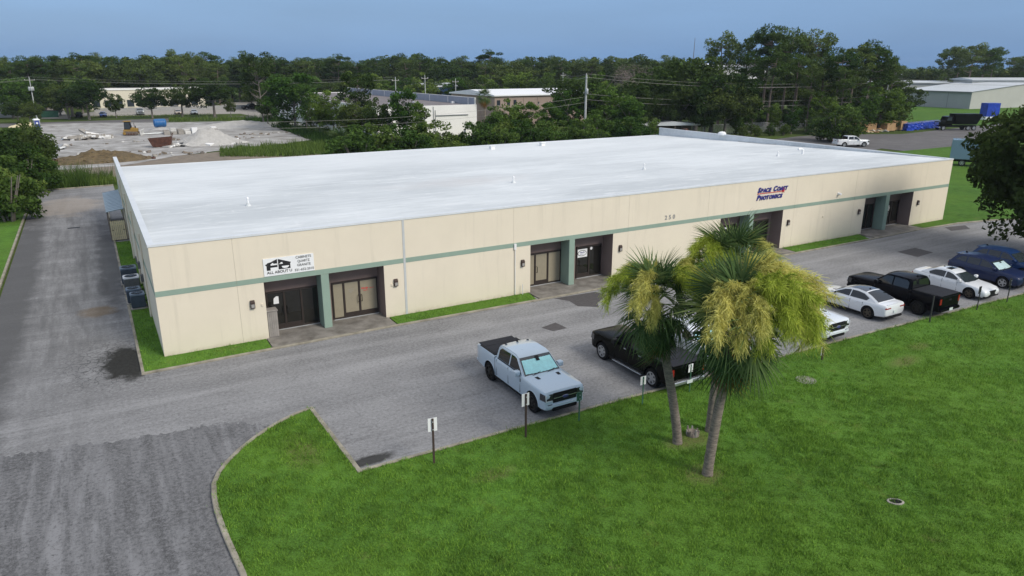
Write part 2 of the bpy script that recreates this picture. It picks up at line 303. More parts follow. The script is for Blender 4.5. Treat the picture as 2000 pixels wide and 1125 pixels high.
# ------------------------------------------------------------------ mesh helpers
class MB:
    def __init__(s): s.v = []; s.f = []
    def add(s, vs, fs):
        o = len(s.v); s.v += [tuple(map(float, q)) for q in vs]; s.f += [tuple(i+o for i in f) for f in fs]; return s
    def box(s, x0, x1, y0, y1, z0, z1):
        return s.add([(x0,y0,z0),(x1,y0,z0),(x1,y1,z0),(x0,y1,z0),(x0,y0,z1),(x1,y0,z1),(x1,y1,z1),(x0,y1,z1)],
                     [(3,2,1,0),(4,5,6,7),(0,1,5,4),(1,2,6,5),(2,3,7,6),(3,0,4,7)])
    def prism(s, poly, a, b, axis='z'):
        """polygon (2-D, counter-clockwise seen from +axis) extruded from a to b"""
        def P(q, h): return {'z': (q[0], q[1], h), 'y': (q[0], h, q[1]), 'x': (h, q[0], q[1])}[axis]
        n = len(poly); vs = [P(q, a) for q in poly] + [P(q, b) for q in poly]
        fs = [tuple(range(n))[::-1], tuple(range(n, 2*n))] + [(i, (i+1) % n, n+(i+1) % n, n+i) for i in range(n)]
        return s.add(vs, fs)
    def tube(s, pts, rad, n=8, cap=True):
        pts = [Vector(p) for p in pts]; rad = rad if hasattr(rad, '__len__') else [rad]*len(pts); vs = []; fs = []
        for i, p in enumerate(pts):
            t = (pts[min(i+1, len(pts)-1)] - pts[max(i-1, 0)]).normalized()
            a = t.orthogonal().normalized() if i == 0 else (a - t*a.dot(t)).normalized()
            b = t.cross(a)
            for k in range(n): an = 2*math.pi*k/n; vs.append(p + (a*math.cos(an)+b*math.sin(an))*rad[i])
        for i in range(len(pts)-1):
            for k in range(n): fs.append((i*n+k, i*n+(k+1) % n, (i+1)*n+(k+1) % n, (i+1)*n+k))
        if cap: fs += [tuple(range(n))[::-1], tuple(range((len(pts)-1)*n, len(pts)*n))]
        return s.add(vs, fs)
    def lathe(s, prof, n=24, axis='z', c=(0,0,0), cap=True):
        vs = []; fs = []
        for r, h in prof:
            for k in range(n):
                a = 2*math.pi*k/n; u, v = r*math.cos(a), r*math.sin(a)
                vs.append({'z': (c[0]+u, c[1]+v, c[2]+h), 'y': (c[0]+u, c[1]+h, c[2]+v), 'x': (c[0]+h, c[1]+u, c[2]+v)}[axis])
        m = len(prof)
        for i in range(m-1):
            for k in range(n): fs.append((i*n+k, i*n+(k+1) % n, (i+1)*n+(k+1) % n, (i+1)*n+k))
        if cap: fs += [tuple(range(n))[::-1], tuple(range((m-1)*n, m*n))]
        return s.add(vs, fs)
    def loft(s, rings):
        n = len(rings[0]); vs = [q for r in rings for q in r]; fs = []
        for i in range(len(rings)-1):
            for k in range(n): fs.append((i*n+k, i*n+(k+1) % n, (i+1)*n+(k+1) % n, (i+1)*n+k))
        fs += [tuple(range(n))[::-1], tuple(range((len(rings)-1)*n, len(rings)*n))]
        return s.add(vs, fs)
    def mesh(s, name, m=None, smooth=None, bevel=0, seg=1, fix=True):
        me = bpy.data.meshes.new(name); me.from_pydata(s.v, [], s.f)
        bm = bmesh.new(); bm.from_mesh(me)
        if fix: bmesh.ops.recalc_face_normals(bm, faces=bm.faces)
        if bevel: bmesh.ops.bevel(bm, geom=[e for e in bm.edges if e.is_manifold and e.calc_face_angle(0) > .5], offset=bevel, segments=seg, affect='EDGES', clamp_overlap=True)
        bm.to_mesh(me); bm.free()
        if m: me.materials.append(M[m])
        if smooth is not None:
            me.shade_smooth(); me.set_sharp_from_angle(angle=R(smooth))
        return me
    def build(s, name, m, parent=None, smooth=None, bevel=0, seg=1, **kw):
        return link(name, s.mesh(name, m, smooth, bevel, seg), parent, **kw)
def link(name, data, parent=None, loc=None, rot=None):
    o = bpy.data.objects.new(name, data); col.objects.link(o)
    if parent: o.parent = parent
    if loc is not None: o.location = loc
    if rot is not None: o.rotation_euler = rot
    return o
def tag(o, label, cat, group=None, kind=None):
    o['label'] = label; o['category'] = cat
    if group: o['group'] = group
    if kind: o['kind'] = kind
    return o
def thing(name, label, cat, loc=(0,0,0), rz=0, group=None):
    return tag(link(name, None, None, loc, (0,0,rz)), label, cat, group)
def struct(o, label, cat): tag(o, label, cat, kind='structure'); return o
def copy_tree(o, parent=None):
    c = o.copy(); col.objects.link(c); c.parent = parent
    for ch in o.children: copy_tree(ch, c)
    return c
def text(name, body, size, m, parent, loc, rot=(math.pi/2,0,0), shear=0, bold=0., xs=1., align='LEFT', depth=.004, width=None):
    cu = bpy.data.curves.new(name, 'FONT'); cu.body = body; cu.size = size; cu.shear = shear; cu.offset = bold; cu.extrude = depth; cu.resolution_u = 3; cu.align_x = align
    o = bpy.data.objects.new(name, cu); col.objects.link(o)
    me = bpy.data.meshes.new_from_object(o.evaluated_get(bpy.context.evaluated_depsgraph_get()))
    bpy.data.objects.remove(o); bpy.data.curves.remove(cu)
    if width and len(me.vertices):
        vx = [v.co.x for v in me.vertices]; k = width/max(1e-6, max(vx)-min(vx))
        for v in me.vertices: v.co.x *= k
    elif xs != 1:
        for v in me.vertices: v.co.x *= xs
    me.materials.clear(); me.materials.append(M[m]); me.name = name
    return link(name, me, parent, loc, rot)
def sheet(name, poly, z, m, parent=None):
    return MB().add([(x, y, z) for x, y in poly], [tuple(range(len(poly)))]).build(name, m, parent)
def slab(name, poly, z0, z1, m, parent=None): return MB().prism(poly, z0, z1).build(name, m, parent)
def offset_path(pts, w, closed=False):
    out = []
    n = len(pts)
    for i, p in enumerate(pts):
        a = Vector(pts[i-1]) if i > 0 else None; b = Vector(p); c = Vector(pts[i+1]) if i < n-1 else None
        d1 = (b-a).normalized() if a else (c-b).normalized(); d2 = (c-b).normalized() if c else d1
        n1 = Vector((-d1.y, d1.x)); n2 = Vector((-d2.y, d2.x)); m = (n1+n2); m = m/max(.35, (m.length_squared/2))
        out.append(tuple(b+m*w))
    return out
def kerb(name, pts, w, z1, label, parent=None, z0=-.05):
    q = offset_path(pts, w); mb = MB(); n = len(pts)
    ring = lambda i: [(pts[i][0], pts[i][1], z0), (pts[i][0], pts[i][1], z1-.02), (pts[i][0]*.85+q[i][0]*.15, pts[i][1]*.85+q[i][1]*.15, z1), (q[i][0], q[i][1], z1), (q[i][0], q[i][1], z0)]
    mb.loft([ring(i) for i in range(n)])
    return struct(mb.build(name, 'kerb'), label, 'kerb')

# ------------------------------------------------------------------ ground, lot, kerbs, lawns
def g2(*pp): return [tuple(G(*q)[:2]) for q in pp]
struct(sheet('ground', [(-3000,-600),(4000,-600),(4000,4500),(-3000,4500)], -.06, 'ground'), 'rough green ground reaching the horizon', 'ground')
lot = [(-7.9,61.6),(-7.9,9),(-8.6,5),(-11,1),(-18,-2),(-40,-4),(-40,-70),(5,-70),(5,-20),(85,-20),(200,-75),(200,-36),(120,-16),(85,-7),(75,-3.6),(70,-1.4),(61,-.8),(0,-.8),(0,61.6)]
struct(sheet('parking_lot', lot, 0, 'asphalt'), 'worn grey asphalt lot in front of and beside the long building', 'asphalt')
drive = [(-40,-2.5),(-20,-5.0),(-9,-6.7),(-6.2,-7.35),(-4.2,-7.55),(-2.2,-8.15),(0,-8.35),(1.2,-8.55),(2.2,-9.1),(3.0,-9.85),(2.6,-11),(1,-13),(.6,-20),(1,-40),(1,-70),(-40,-70)]
def ragged(poly, n=14, a=.09):
    out = []
    for i, q in enumerate(poly):
        r = poly[(i+1) % len(poly)]
        for k in range(n if i < 9 else 1): t = k/(n if i < 9 else 1); out.append((q[0]+(r[0]-q[0])*t, q[1]+(r[1]-q[1])*t+(random.uniform(-a,a) if i < 9 else 0)))
    return out
struct(sheet('entrance_drive', ragged(drive, 22, .16), .004, 'asphalt_drive'), 'coarser darker asphalt of the entrance drive with wheel tracks', 'asphalt')
def patch(pp, label):
    return struct(sheet('asphalt_patch', pp, .005, 'asphalt_patch'), label, 'asphalt patch')
patch(g2((1082,583),(1163,570),(1186,577),(1167,592),(1170,600),(1128,598),(1112,588)), 'dark square asphalt repair before the second doorway')
patch(g2((1057,640),(1085,630),(1108,641),(1080,647)), 'faded small asphalt repair in the lane')
patch(g2((1752,492),(1787,484),(1823,493),(1792,502)), 'dark diamond asphalt repair across from the navy car')
patch(g2((1845,444),(1885,440),(1895,447),(1858,451)), 'dark asphalt repair by the far end of the facade')

# front lawn
ISL = [(-3,-70),(.3,-40),(.27,-24),(.24,-18.44),(.13,-16.7),(.09,-15.6),(.09,-14.8),(.14,-14.0),(.25,-13.2),(.52,-12.5),(.91,-11.88),(1.45,-11.2),(2.05,-10.61),(2.66,-10.1),(3.32,-9.66),(4.0,-9.32),(4.83,-9.07),(5.0,-14.85),(14.5,-14.95),(22,-15.08),(31.7,-15.2),(48,-15.75),(56,-16),(57,-11.5),(60,-10.4),(70,-11.5),(90,-20),(130,-36),(200,-62)]
lawn_poly = offset_path(ISL, -.1) + [(200,-150),(-3,-150)]
struct(slab('lawn', lawn_poly, -.05, .075, 'lawn'), 'broad green front lawn', 'lawn')
kerb('lawn_kerb', ISL, -.17, .11, 'concrete kerb round the front lawn')
# kerb along the building, planting strips
NK = [(-1.2,56),(-1.17,20),(-1.14,-1.75),(4.9,-1.62),(11,-1.52),(20.7,-1.62),(36,-1.66),(53,-1.72),(61,-1.5),(66,-1.7),(70,-2.5),(75,-4.6),(85,-8.4),(120,-18),(200,-40)]
kerb('building_kerb', NK, .14, .09, 'concrete kerb along the long building and side drive')
strips = [[(-1.05,28.4),(-1.03,-1.62),(4.85,-1.5),(4.85,0.0),(0,0.0),(0,28.4)], [(11.7,-1.4),(20.7,-1.5),(20.95,-.02),(11.7,-.02)], [(27.75,-1.5),(36.6,-1.55),(37.2,-.02),(27.75,-.02)], [(44.3,-1.55),(53.1,-1.6),(53.9,-.02),(44.3,-.02)]]
for i, s in enumerate(strips): struct(slab('grass_strip', s, -.05, .065, 'lawn'), ['grass strip round the left corner of the building', 'grass strip between first and second doorway', 'grass strip between second and third doorway', 'grass strip between third and fourth doorway'][i], 'grass')
struct(slab('side_lawn', [(61.2,-1.4),(66,-1.55),(70,-2.35),(75,-4.45),(85,-8.2),(120,-17.8),(200,-39),(200,36),(112,36),(68,30),(66.3,0),(61.2,0)], -.05, .06, 'field'), 'grass lawn beyond the right end of the building', 'lawn')
for i, (a, b) in enumerate(((4.9, 11.62), (20.98, 27.65), (37.25, 44.2), (54.0, 61.1))):
    struct(slab('concrete_apron', [(a,-1.47),(b,-1.4),(b,1.1),(a,1.1)], -.05, .07, 'concrete_apron'), 'stained concrete apron before the %s doorway' % ['first','second','third','fourth'][i], 'pavement')
# left of the side drive, far end
kerb('drive_kerb', [(-40,-1.4),(-18,.6),(-11,3),(-8.7,7),(-8.05,12),(-8.05,61.6),(0,61.9),(0,62.1)], -.01+.16, .1, 'concrete kerb on the outer side of the side drive')
struct(slab('verge', [(-60,0),(-18,.8),(-11.1,3.2),(-8.85,7.1),(-8.2,12),(-8.2,61.75),(-60,61.75)], -.05, .05, 'lawn'), 'grass verge beside the drive under the trees', 'grass')
struct(sheet('drain_grate', [(-4.5,36.5),(-3.55,36.5),(-3.55,36.95),(-4.5,36.95)], .006, 'black_plastic'), 'dark drain grate across the side drive', 'drain')
# construction ground behind
struct(sheet('sandy_lot', g2((62,300),(75,262),(75,242),(180,240),(330,239),(480,236),(520,240),(575,258),(615,272),(560,280),(480,288),(420,295),(340,305),(250,322),(95,334),(70,322)), .0, 'sand'), 'pale bare sandy building plot', 'sand')
struct(sheet('dirt_track', g2((60,345),(80,325),(260,312),(430,296),(560,288),(640,284),(680,296),(560,310),(240,352),(80,352)), -.02, 'dirt'), 'brown dirt track along the plot', 'dirt')
struct(sheet('street', [(-300,172),(420,172),(420,186),(-300,186)], -.03, 'asphalt_far'), 'grey street beyond the building plot', 'road')
struct(sheet('far_driveway', g2((80,232),(135,232),(120,206),(96,206)), -.005, 'concrete'), 'pale driveway running back past the utility pole', 'road')
struct(sheet('far_parking', g2((128,228),(470,222),(520,232),(560,225),(520,198),(440,200),(420,214),(180,218)), -.01, 'concrete'), 'pale parking area before the cream office', 'asphalt')
struct(sheet('back_lot', g2((1480,276),(1560,266),(1640,262),(1760,262),(1870,250),(2000,236),(2100,240),(2100,300),(1880,303),(1800,299),(1722,290),(1690,298),(1600,300)), .0, 'asphalt_far'), 'dark asphalt yard behind the building', 'asphalt')
struct(sheet('far_field', g2((1560,262),(1700,228),(1780,205),(2100,195),(2100,236),(1860,247),(1760,250),(1690,258)), -.01, 'field'), 'green grass field before the metal hall', 'grass')

# ------------------------------------------------------------------ the long building
L, D, H = 66.27, 39.76, 5.7
B = thing('warehouse', 'long low cream building with white roof and green band', 'building')
OP = [(5.03,11.52), (21.11,27.55), (37.37,44.05), (54.15,60.95)]; OZ = 3.12
edges = [0, 3.73, 12.74, 19.9, 28.8, 36.05, 45.3, 52.65, 62.5, L]
for i in range(len(edges)-1):
    a, b = edges[i]+(.007 if i else 0), edges[i+1]-(.007 if i < len(edges)-2 else 0)
    op = [o for o in OP if a < o[0] and o[1] < b]
    if op:
        o = op[0]; poly = [(a,-.1),(o[0],-.1),(o[0],OZ),(o[1],OZ),(o[1],-.1),(b,-.1),(b,H-.1),(a,H-.1)]
    else: poly = [(a,-.1),(b,-.1),(b,H-.1),(a,H-.1)]
    MB().prism(poly, 0, .22, 'y').build('wall_panel', 'cream', B)
    MB().box(a, b, -.012, .0, 3.13, 3.40).build('trim_band', 'green_trim', B)
    MB().box(a-.007 if i else a-.03, b+.007 if i < len(edges)-2 else b+.03, -.035, .32, H-.1, H).build('coping', 'coping', B)
    if i and i != 2: MB().box(edges[i]-.007, edges[i]+.007, .008, .2, -.1, H-.1).build('wall_joint', 'joint', B)
MB().box(12.70, 12.83, -.02, .011, .05, H-.1).build('joint_cover', 'grey_strip', B)
MB().tube([(19.98,-.05,.1),(19.98,-.05,3.15)], .025, 6).build('downpipe', 'white_paint', B); MB().box(19.9,20.06,-.09,-.012,3.0,3.35).build('pipe_head', 'white_paint', B)
# left wall (panels along the side), right and back walls
ys = [.22, 7.5, 15, 22.5, 30, D]
for i in range(len(ys)-1):
    a, b = ys[i]+(.012 if i else 0), ys[i+1]-.012
    MB().box(0, .22, a, b, -.1, H-.1).build('wall_panel', 'cream', B)
    MB().box(-.012, 0, a-.012, b, 3.13, 3.40).build('trim_band', 'green_trim', B)
    MB().box(-.03, .28, a+.1 if i == 0 else a-.012, b+.012, H-.1, H).build('coping', 'coping', B)
    MB().box(L-.22, L, a, b, -.1, H-.1).build('wall_panel', 'cream', B)
    MB().box(L-.28, L+.03, a+.1 if i == 0 else a-.012, b+.012, H-.1, H).build('coping', 'coping', B)
    if i:
        MB().tube([(-.07,ys[i]-.6,.05),(-.07,ys[i]-.6,4.9)], .05, 8).build('downpipe', 'cream', B)
MB().box(.22, L-.22, D-.24, D, -.1, 4.55).build('back_wall', 'cream', B)
for x0, x1 in ((.221, .226), (L-.226, L-.221)): MB().box(x0, x1, .4, D-.02, 4.4, H-.1).build('parapet_lining', 'roof_white', B)
# roof: one sheet falling to the back, with low relief, gutter edge
nx, ny = 60, 30; rv = []; rf = []
for j in range(ny+1):
    for i in range(nx+1):
        t = j/ny; x = .23+(L-.46)*i/nx; y = .3+(D-.2)*t
        z = 5.66-.96*t + .02*math.sin(x*.9+y*.3)*math.sin(y*.7) - (.02 if j == 0 else 0)
        rv.append((x, y, z))
for j in range(ny):
    for i in range(nx): a = j*(nx+1)+i; rf.append((a, a+1, a+nx+2, a+nx+1))
MB().add(rv, rf).build('roof', 'roof_white', B, smooth=60)
MB().box(.23, L-.23, D+.06, D+.2, 4.56, 4.73).build('gutter', 'coping', B)
for x0, x1 in ((8,13),(33,40),(48,53)): MB().box(x0, x1, D+.21, D+.3, 4.5, 4.72).build('gutter_bracket', 'metal_grey', B)
def rz(y): return 5.66-.96*(y-.3)/(D-.2)
def roof_pipe(px, py, h, r, flash=True):
    g = G(px, py, 5.45); z = rz(g[1]); g = G(px, py, z)
    v = MB().lathe([(r,-.05),(r,h*.75),(r*1.5,h*.76),(r*1.5,h*.9),(r*.6,h)], 12, c=(g[0],g[1],z)).build('roof_vent', 'white_plastic', B, smooth=40)
    if flash: MB().lathe([(r*3.4,-.02),(r*3.2,.04),(r*1.4,.16),(r*1.05,.2)], 14, c=(g[0],g[1],z)).build('flashing', 'roof_white', v, smooth=40)
for q in ((485,402,.55,.055),(1003,357,.5,.055),(1258,331,.5,.05),(1519,305,.45,.05)): roof_pipe(*q)
for px, py in ((961,291),(1059,284)):
    g = G(px, py, 5.0); g = G(px, py, rz(g[1])); z = rz(g[1])
    v = MB().box(g[0]-.25, g[0]+.25, g[1]-.25, g[1]+.25, z-.1, z+.3).build('roof_vent_box', 'white_plastic', B, bevel=.03); MB().box(g[0]-.32, g[0]+.32, g[1]-.32, g[1]+.32, z+.31, z+.4).build('vent_cap', 'white_plastic', v, bevel=.03)
g = G(1567,303,5.3); z = rz(g[1]); MB().tube([(g[0],g[1],z-.05),(g[0],g[1],z+.4),(g[0]-.3,g[1],z+.55),(g[0]-.7,g[1],z+.5)], .11, 8).build('roof_vent_elbow', 'white_plastic', B, smooth=40)
g = G(1412,262,5.7); MB().lathe([(.5,-.1),(.5,.15),(.3,.3),(0.02,.34)], 14, c=(L-.15, g[1], H)).build('roof_vent_dome', 'white_plastic', B, smooth=50)
pts = [(G(x, y, 5.2)[0], G(x, y, 5.2)[1], rz(G(x, y, 5.2)[1])+.03) for x, y in ((1425,268),(1445,275),(1500,282),(1560,283),(1620,292))]
MB().tube(pts, .02, 5).build('roof_cable', 'ink_grey', B)

# doorways
def frame_unit(x0, x1, mull, panes, z0=.07, z1=2.25, y=1.1, handles=(), swing=()):
    """aluminium shopfront: outer frame, mullions, panes, pulls"""
    d = MB()
    d.box(x0, x1, y-.1, y, z1-.09, z1); d.box(x0, x1, y-.1, y, z0, z0+.12)
    xs = [x0]+mull+[x1]
    for i, x in enumerate(xs):
        a = x if i == 0 else x-.05; b = x+.07 if i == 0 else (x+.05 if i < len(xs)-1 else x)
        if i == len(xs)-1: a = x-.07
        d.box(a, b, y-.101, y, z0+.121, z1-.091)
    o = d.build('door', 'dark_frame', B)
    for i in range(len(xs)-1):
        m = panes[i]; zz = z0+.12 if i not in swing else z0+.32
        MB().box(xs[i]+.06, xs[i+1]-.06, y-.05, y-.03, zz, z1-.09).build('pane', m, o)
        if i in swing: MB().box(xs[i]+.055, xs[i+1]-.055, y-.09, y-.02, z0+.12, z0+.32).build('kick_plate', 'dark_frame', o)
    for x in handles:
        MB().tube([(x,y-.1,.95),(x,y-.19,.97),(x,y-.19,1.33),(x,y-.1,1.35)], .022, 6).build('handle', 'black_plastic', o)
    MB().box(x0, x1, y-.16, y-.102, .07, .1).build('sill', 'galvanised', o)
    return o
DK, BL = 'door_glass', 'blind'
for k, (a, b) in enumerate(OP):
    c0 = a + (b-a)*.455; c1 = c0+.43
    if k == 3: c0, c1 = 57.05, 57.55
    MB().box(c0, c1, -.003, .95, .07, OZ-.002).build('column', 'green_trim', B, bevel=.01)
    d1 = [(5.25,8.02,[6.19,7.1],[DK]*3,[6.08,6.3],(0,1)), (21.3,24.1,[22.1,23.07],[BL,BL,BL],[22.2],(1,)), (37.6,40.2,[38.5,39.4],[DK]*3,[38.4],(0,)), (54.4,57.0,[55.2,56.2],[DK]*3,[55.3],(0,))][k]
    d2 = [(8.8,11.44,[9.47,10.37],[BL]*3,[10.28,10.46],(1,2)), (25.35,27.4,[26.36],[DK]*2,[25.5],(0,)), (41.2,43.7,[42.4],[DK]*2,[42.3],(1,)), (58.6,60.7,[59.6],[DK]*2,[59.7],(1,))][k]
    for d in (d1, d2): frame_unit(d[0], d[1], d[2], d[3], handles=d[4], swing=d[5])
    # back wall of the recess round the frames
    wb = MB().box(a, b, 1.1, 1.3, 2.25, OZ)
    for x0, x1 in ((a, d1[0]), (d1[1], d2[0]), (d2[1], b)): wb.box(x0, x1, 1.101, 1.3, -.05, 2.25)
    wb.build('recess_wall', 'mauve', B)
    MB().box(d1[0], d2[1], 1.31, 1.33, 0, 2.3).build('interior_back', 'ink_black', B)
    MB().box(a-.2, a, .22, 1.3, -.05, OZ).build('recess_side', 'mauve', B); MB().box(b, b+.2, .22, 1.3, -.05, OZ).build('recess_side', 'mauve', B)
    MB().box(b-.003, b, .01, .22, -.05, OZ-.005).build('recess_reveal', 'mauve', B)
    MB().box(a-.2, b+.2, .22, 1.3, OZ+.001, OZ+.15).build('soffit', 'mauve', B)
for x in (4.37, 12.17, 20.53, 28.17, 36.79, 44.72, 53.45, 61.78):
    o = MB().prism([(-.14,1.85),(0,1.85),(0,2.27),(-.06,2.27),(-.14,2.2)], x-.11, x+.11, 'x').build('wall_light', 'brown_post', B, bevel=.01)
    MB().box(x-.08, x+.08, -.142, -.139, 1.9, 2.08).build('lens', 'ink_grey', o)
cb = MB().box(50.36, 50.56, -.03, 0, 3.74, 3.94).build('security_camera', 'white_plastic', B); MB().lathe([(.09,-.2),(.1,-.1),(.1,.0),(.06,.03)], 12, 'y', (50.46,-.06,3.82)).build('dome', 'white_plastic', cb, smooth=40)
for x, z in ((4.85,1.95),(11.95,1.95),(48.9,2.1)): MB().box(x-.05, x+.05, -.05, 0, z-.06, z+.06).build('junction_box', 'cream', B)
MB().tube([(20.45,-.18,.05),(20.45,-.18,.75)], .02, 6).build('standpipe', 'ink_pale', B)
# numerals
for i, ch in enumerate('250'): text('house_number', ch, .42, 'ink_grey', B, (31.98+i*.36,-.012,3.60), bold=.012, depth=.012)
# small notices on the doors
sh = MB().prism([(5.62,1.55),(5.90,1.55),(5.90,1.95),(5.78,1.97),(5.64,1.86)], 1.04, 1.045, 'y').build('paper_notice', 'sign_white', None); tag(sh, 'white paper notice taped to the first dark glass door', 'notice')
def strokes(mb, x, z, w, h, n, y0, y1):      # a line of lettering too small to read
    r = random.Random(n)
    for i in range(n):
        a = x+w*i/n; mb.box(a, a+w/n*.62, y0, y1, z+h*r.choice((0,0,.3)), z+h*r.choice((.8,1,1,.6)))
    return mb
o = strokes(strokes(strokes(MB(), 10.50, 1.60, .42, .13, 5, 1.040, 1.044), 10.95, 1.63, .30, .05, 6, 1.040, 1.044), 10.62, 1.52, .28, .05, 7, 1.040, 1.044).build('door_lettering', 'ink_red'); tag(o, 'small red lettering on the blind-backed glass door', 'lettering')
o = strokes(strokes(strokes(MB(), 9.74, 1.72, .34, .03, 9, 1.040, 1.044), 9.78, 1.60, .26, .05, 6, 1.040, 1.044), 9.86, 1.53, .1, .04, 3, 1.040, 1.044).build('door_lettering', 'ink_grey'); tag(o, 'faint grey lettering on the middle blind-backed door', 'lettering')
o = thing('door_sign', 'white door sign with a black and blue oval', 'sign', (25.8,1.03,1.78))
MB().box(-.42,.42,0,.012,-.28,.28).build('board', 'sign_white', o)
MB().lathe([(.36,-.006),(.36,-.001)], 28, 'y').build('oval_ring', 'ink_black', o).scale = (1,1,.56); MB().lathe([(.32,-.008),(.32,-.0062)], 28, 'y').build('oval_field', 'sign_white', o).scale = (1,1,.52)
strokes(strokes(MB(), -.19, .0, .40, .11, 6, -.012, -.0082), -.17, -.09, .34, .04, 8, -.012, -.0082).build('letters', 'ink_blue', o)
o = MB().lathe([(.1,0),(.1,.01)], 16, 'y', (26.55,1.03,2.03)).build('round_sticker', 'sign_white', None, smooth=40); tag(o, 'small round white sticker high on the black door', 'sticker')
o = thing('door_emblem', 'white gear-like round emblem on the last black door', 'sign', (59.1,1.035,1.62))
for k in range(8):
    a = k*math.pi/4; MB().lathe([(.085,0),(.085,.006),(.05,.006),(.05,0)], 12, 'y', (.24*math.cos(a),0,.24*math.sin(a))).build('tooth', 'ink_pale', o)
MB().lathe([(.15,0),(.15,.006),(.09,.006),(.09,0)], 18, 'y').build('ring', 'ink_pale', o); strokes(strokes(MB(), -.28, -.46, .56, .05, 11, 0, .004), -.22, -.66, .44, .06, 9, 0, .004).build('letters', 'ink_pale', o)
for k, x in enumerate((37.9,38.9)): o = MB().box(x, x+.3, 1.040, 1.045, 1.95, 2.08).build('door_lettering', 'ink_pale', None); tag(o, ['short white strip lettering on the first pane of the third doorway', 'short white strip lettering on the second pane of the third doorway'][k], 'lettering')

# signboard of the cabinet shop
S = thing('shop_sign', 'white signboard with house emblem, ALL ABOUT U CABINETS QUARTZ GRANITE', 'sign', (5.1,-.04,3.42))
MB().box(0, 2.58, 0, .035, 0, .93).build('board', 'sign_white', S)
ho = MB().prism([(.08,.62),(.70,.86),(.70,.76),(.14,.55)], -.006, 0, 'y').prism([(1.40,.62),(.74,.86),(.74,.76),(1.34,.55)], -.006, 0, 'y'); 
ho.box(.15,.19,-.006,0,.30,.553).box(1.31,1.35,-.006,0,.30,.553).box(.19,.70,-.0055,0,.44,.5535).prism([(.19,.55),(.19,.70),(.70,.77),(.70,.55)],-.005,0,'y').prism([(.74,.30),(1.31,.30),(1.31,.60),(.74,.77)],-.005,0,'y').box(.19,.34,-.005,0,.30,.44)
ho.build('house_emblem', 'ink_black', S)
e2 = MB().box(.36,.68,-.008,-.0062,.555,.63).box(.42,.50,-.0081,-.0062,.63,.68).box(.70,.74,-.0082,-.0062,.28,.80).prism([(.90,.46),(.95,.37),(1.05,.335),(1.18,.34),(1.27,.40),(1.29,.46)],-.008,-.0062,'y').box(.80,.98,-.0081,-.0062,.58,.61).box(.86,.96,-.0083,-.0062,.61,.67)
e2.build('emblem_cutout', 'sign_white', S)
text('letters', 'ALL ABOUT U', .19, 'ink_black', S, (.14,-.004,.115), bold=.004, depth=.003, width=1.28)
strokes(MB(), .30, .045, .95, .05, 15, -.003, 0).build('letters', 'ink_pale', S)
for t, z, wd in (('CABINETS',.755,.80),('QUARTZ',.545,.64),('GRANITE',.335,.70),('321-652-2010',.09,1.0)):
    text('letters', t, .185 if t[0] != '3' else .175, 'ink_black', S, (2.04-wd/2,-.004,z), bold=.002, depth=.003, width=wd)
# lettering of the optics firm
S = thing('company_lettering', 'blue slanted letters SPACE COAST PHOTONICS with red line and star', 'sign', (40.9,-.03,4.1))
def smallcaps(words, x, z, big, small, total):
    xs = x
    for wd in words:
        for i, ch in enumerate(wd):
            sz = big if i == 0 else small
            o = text('letter', ch, sz, 'ink_blue', S, (xs,0,z), shear=.3, bold=.022, depth=.02)
            vx = [v.co.x for v in o.data.vertices]; xs += max(vx)-min(vx)*.2-.055*sz
        xs += .2
    return xs
smallcaps(['SPACE','COAST'], .06, .60, .52, .40, 2.9); smallcaps(['PHOTONICS'], 0, .04, .52, .40, 2.4)
MB().box(.05, 2.72, -.01, .02, .49, .53).build('underline', 'ink_red', S)
for k in range(12):
    a = k*math.pi/6; l = .26 if k % 2 == 0 else .17
    MB().prism([(2.86+.03*math.cos(a+1.57), .60+.03*math.sin(a+1.57)), (2.86+.03*math.cos(a-1.57), .60+.03*math.sin(a-1.57)), (2.86+l*math.cos(a), .60+l*math.sin(a))], -.015-.0005*k, .02, 'y').build('star_ray', 'ink_red', S)

# things on the left side: condensers, lean-to with picket gate
def condenser(x, y, s, h, body, label):
    o = thing('air_conditioner', label, 'air conditioner', (x,y,.065))
    MB().box(-s/2-.08, s/2+.08, -s/2-.08, s/2+.08, -.03, .06).build('pad', 'concrete', o)
    MB().box(-s/2, s/2, -s/2, s/2, .06, h-.1).build('housing', body, o, bevel=.05)
    n = int((h-.3)/.07)
    for i in range(n): MB().box(-s/2-.012, s/2+.012, -s/2-.012, s/2+.012, .16+i*.07, .19+i*.07).build('louvre', body, o)
    t = MB().box(-s/2-.03,s/2+.03,-s/2-.03,s/2+.03,h-.099,h).build('top', 'ac_top' if body == 'ac_dark' else 'ink_pale', o, bevel=.04, seg=2)
    MB().lathe([(s*.42,.0),(s*.42,.106)], 20, c=(0,0,h-.1)).build('fan_guard', 'black_plastic', t)
    for k in range(6): a = k*math.pi/6; MB().tube([(-s*.42*math.cos(a),-s*.42*math.sin(a),h+.018),(s*.42*math.cos(a),s*.42*math.sin(a),h+.018)], .008, 4).build('guard_wire', 'ac_top', t)
    MB().tube([(s/2,.1,.3),(-x-.02,.1,.35)], .03, 6).build('pipe', 'black_plastic', o)
condenser(-.70,15.0,.92,1.10,'ac_dark','big dark blue condenser unit furthest from the building corner')
condenser(-.66,12.7,.86,1.05,'ac_grey','grey condenser unit with pale top')
condenser(-.70,10.3,.74,.90,'ac_dark','small dark blue condenser beside the grey unit')
condenser(-.55,9.1,.74,.90,'ac_dark','small dark blue condenser nearest the building corner')
for y, z in ((15.6,1.2),(13.6,1.3),(11.4,1.0)): MB().box(-.16,0,y-.15,y+.15,z,z+.45).build('meter_box', 'ac_grey', B, bevel=.02)
o = thing('lean_to', 'lean-to shed with grey metal roof against the side wall', 'shed', (-.65,29.3,0))
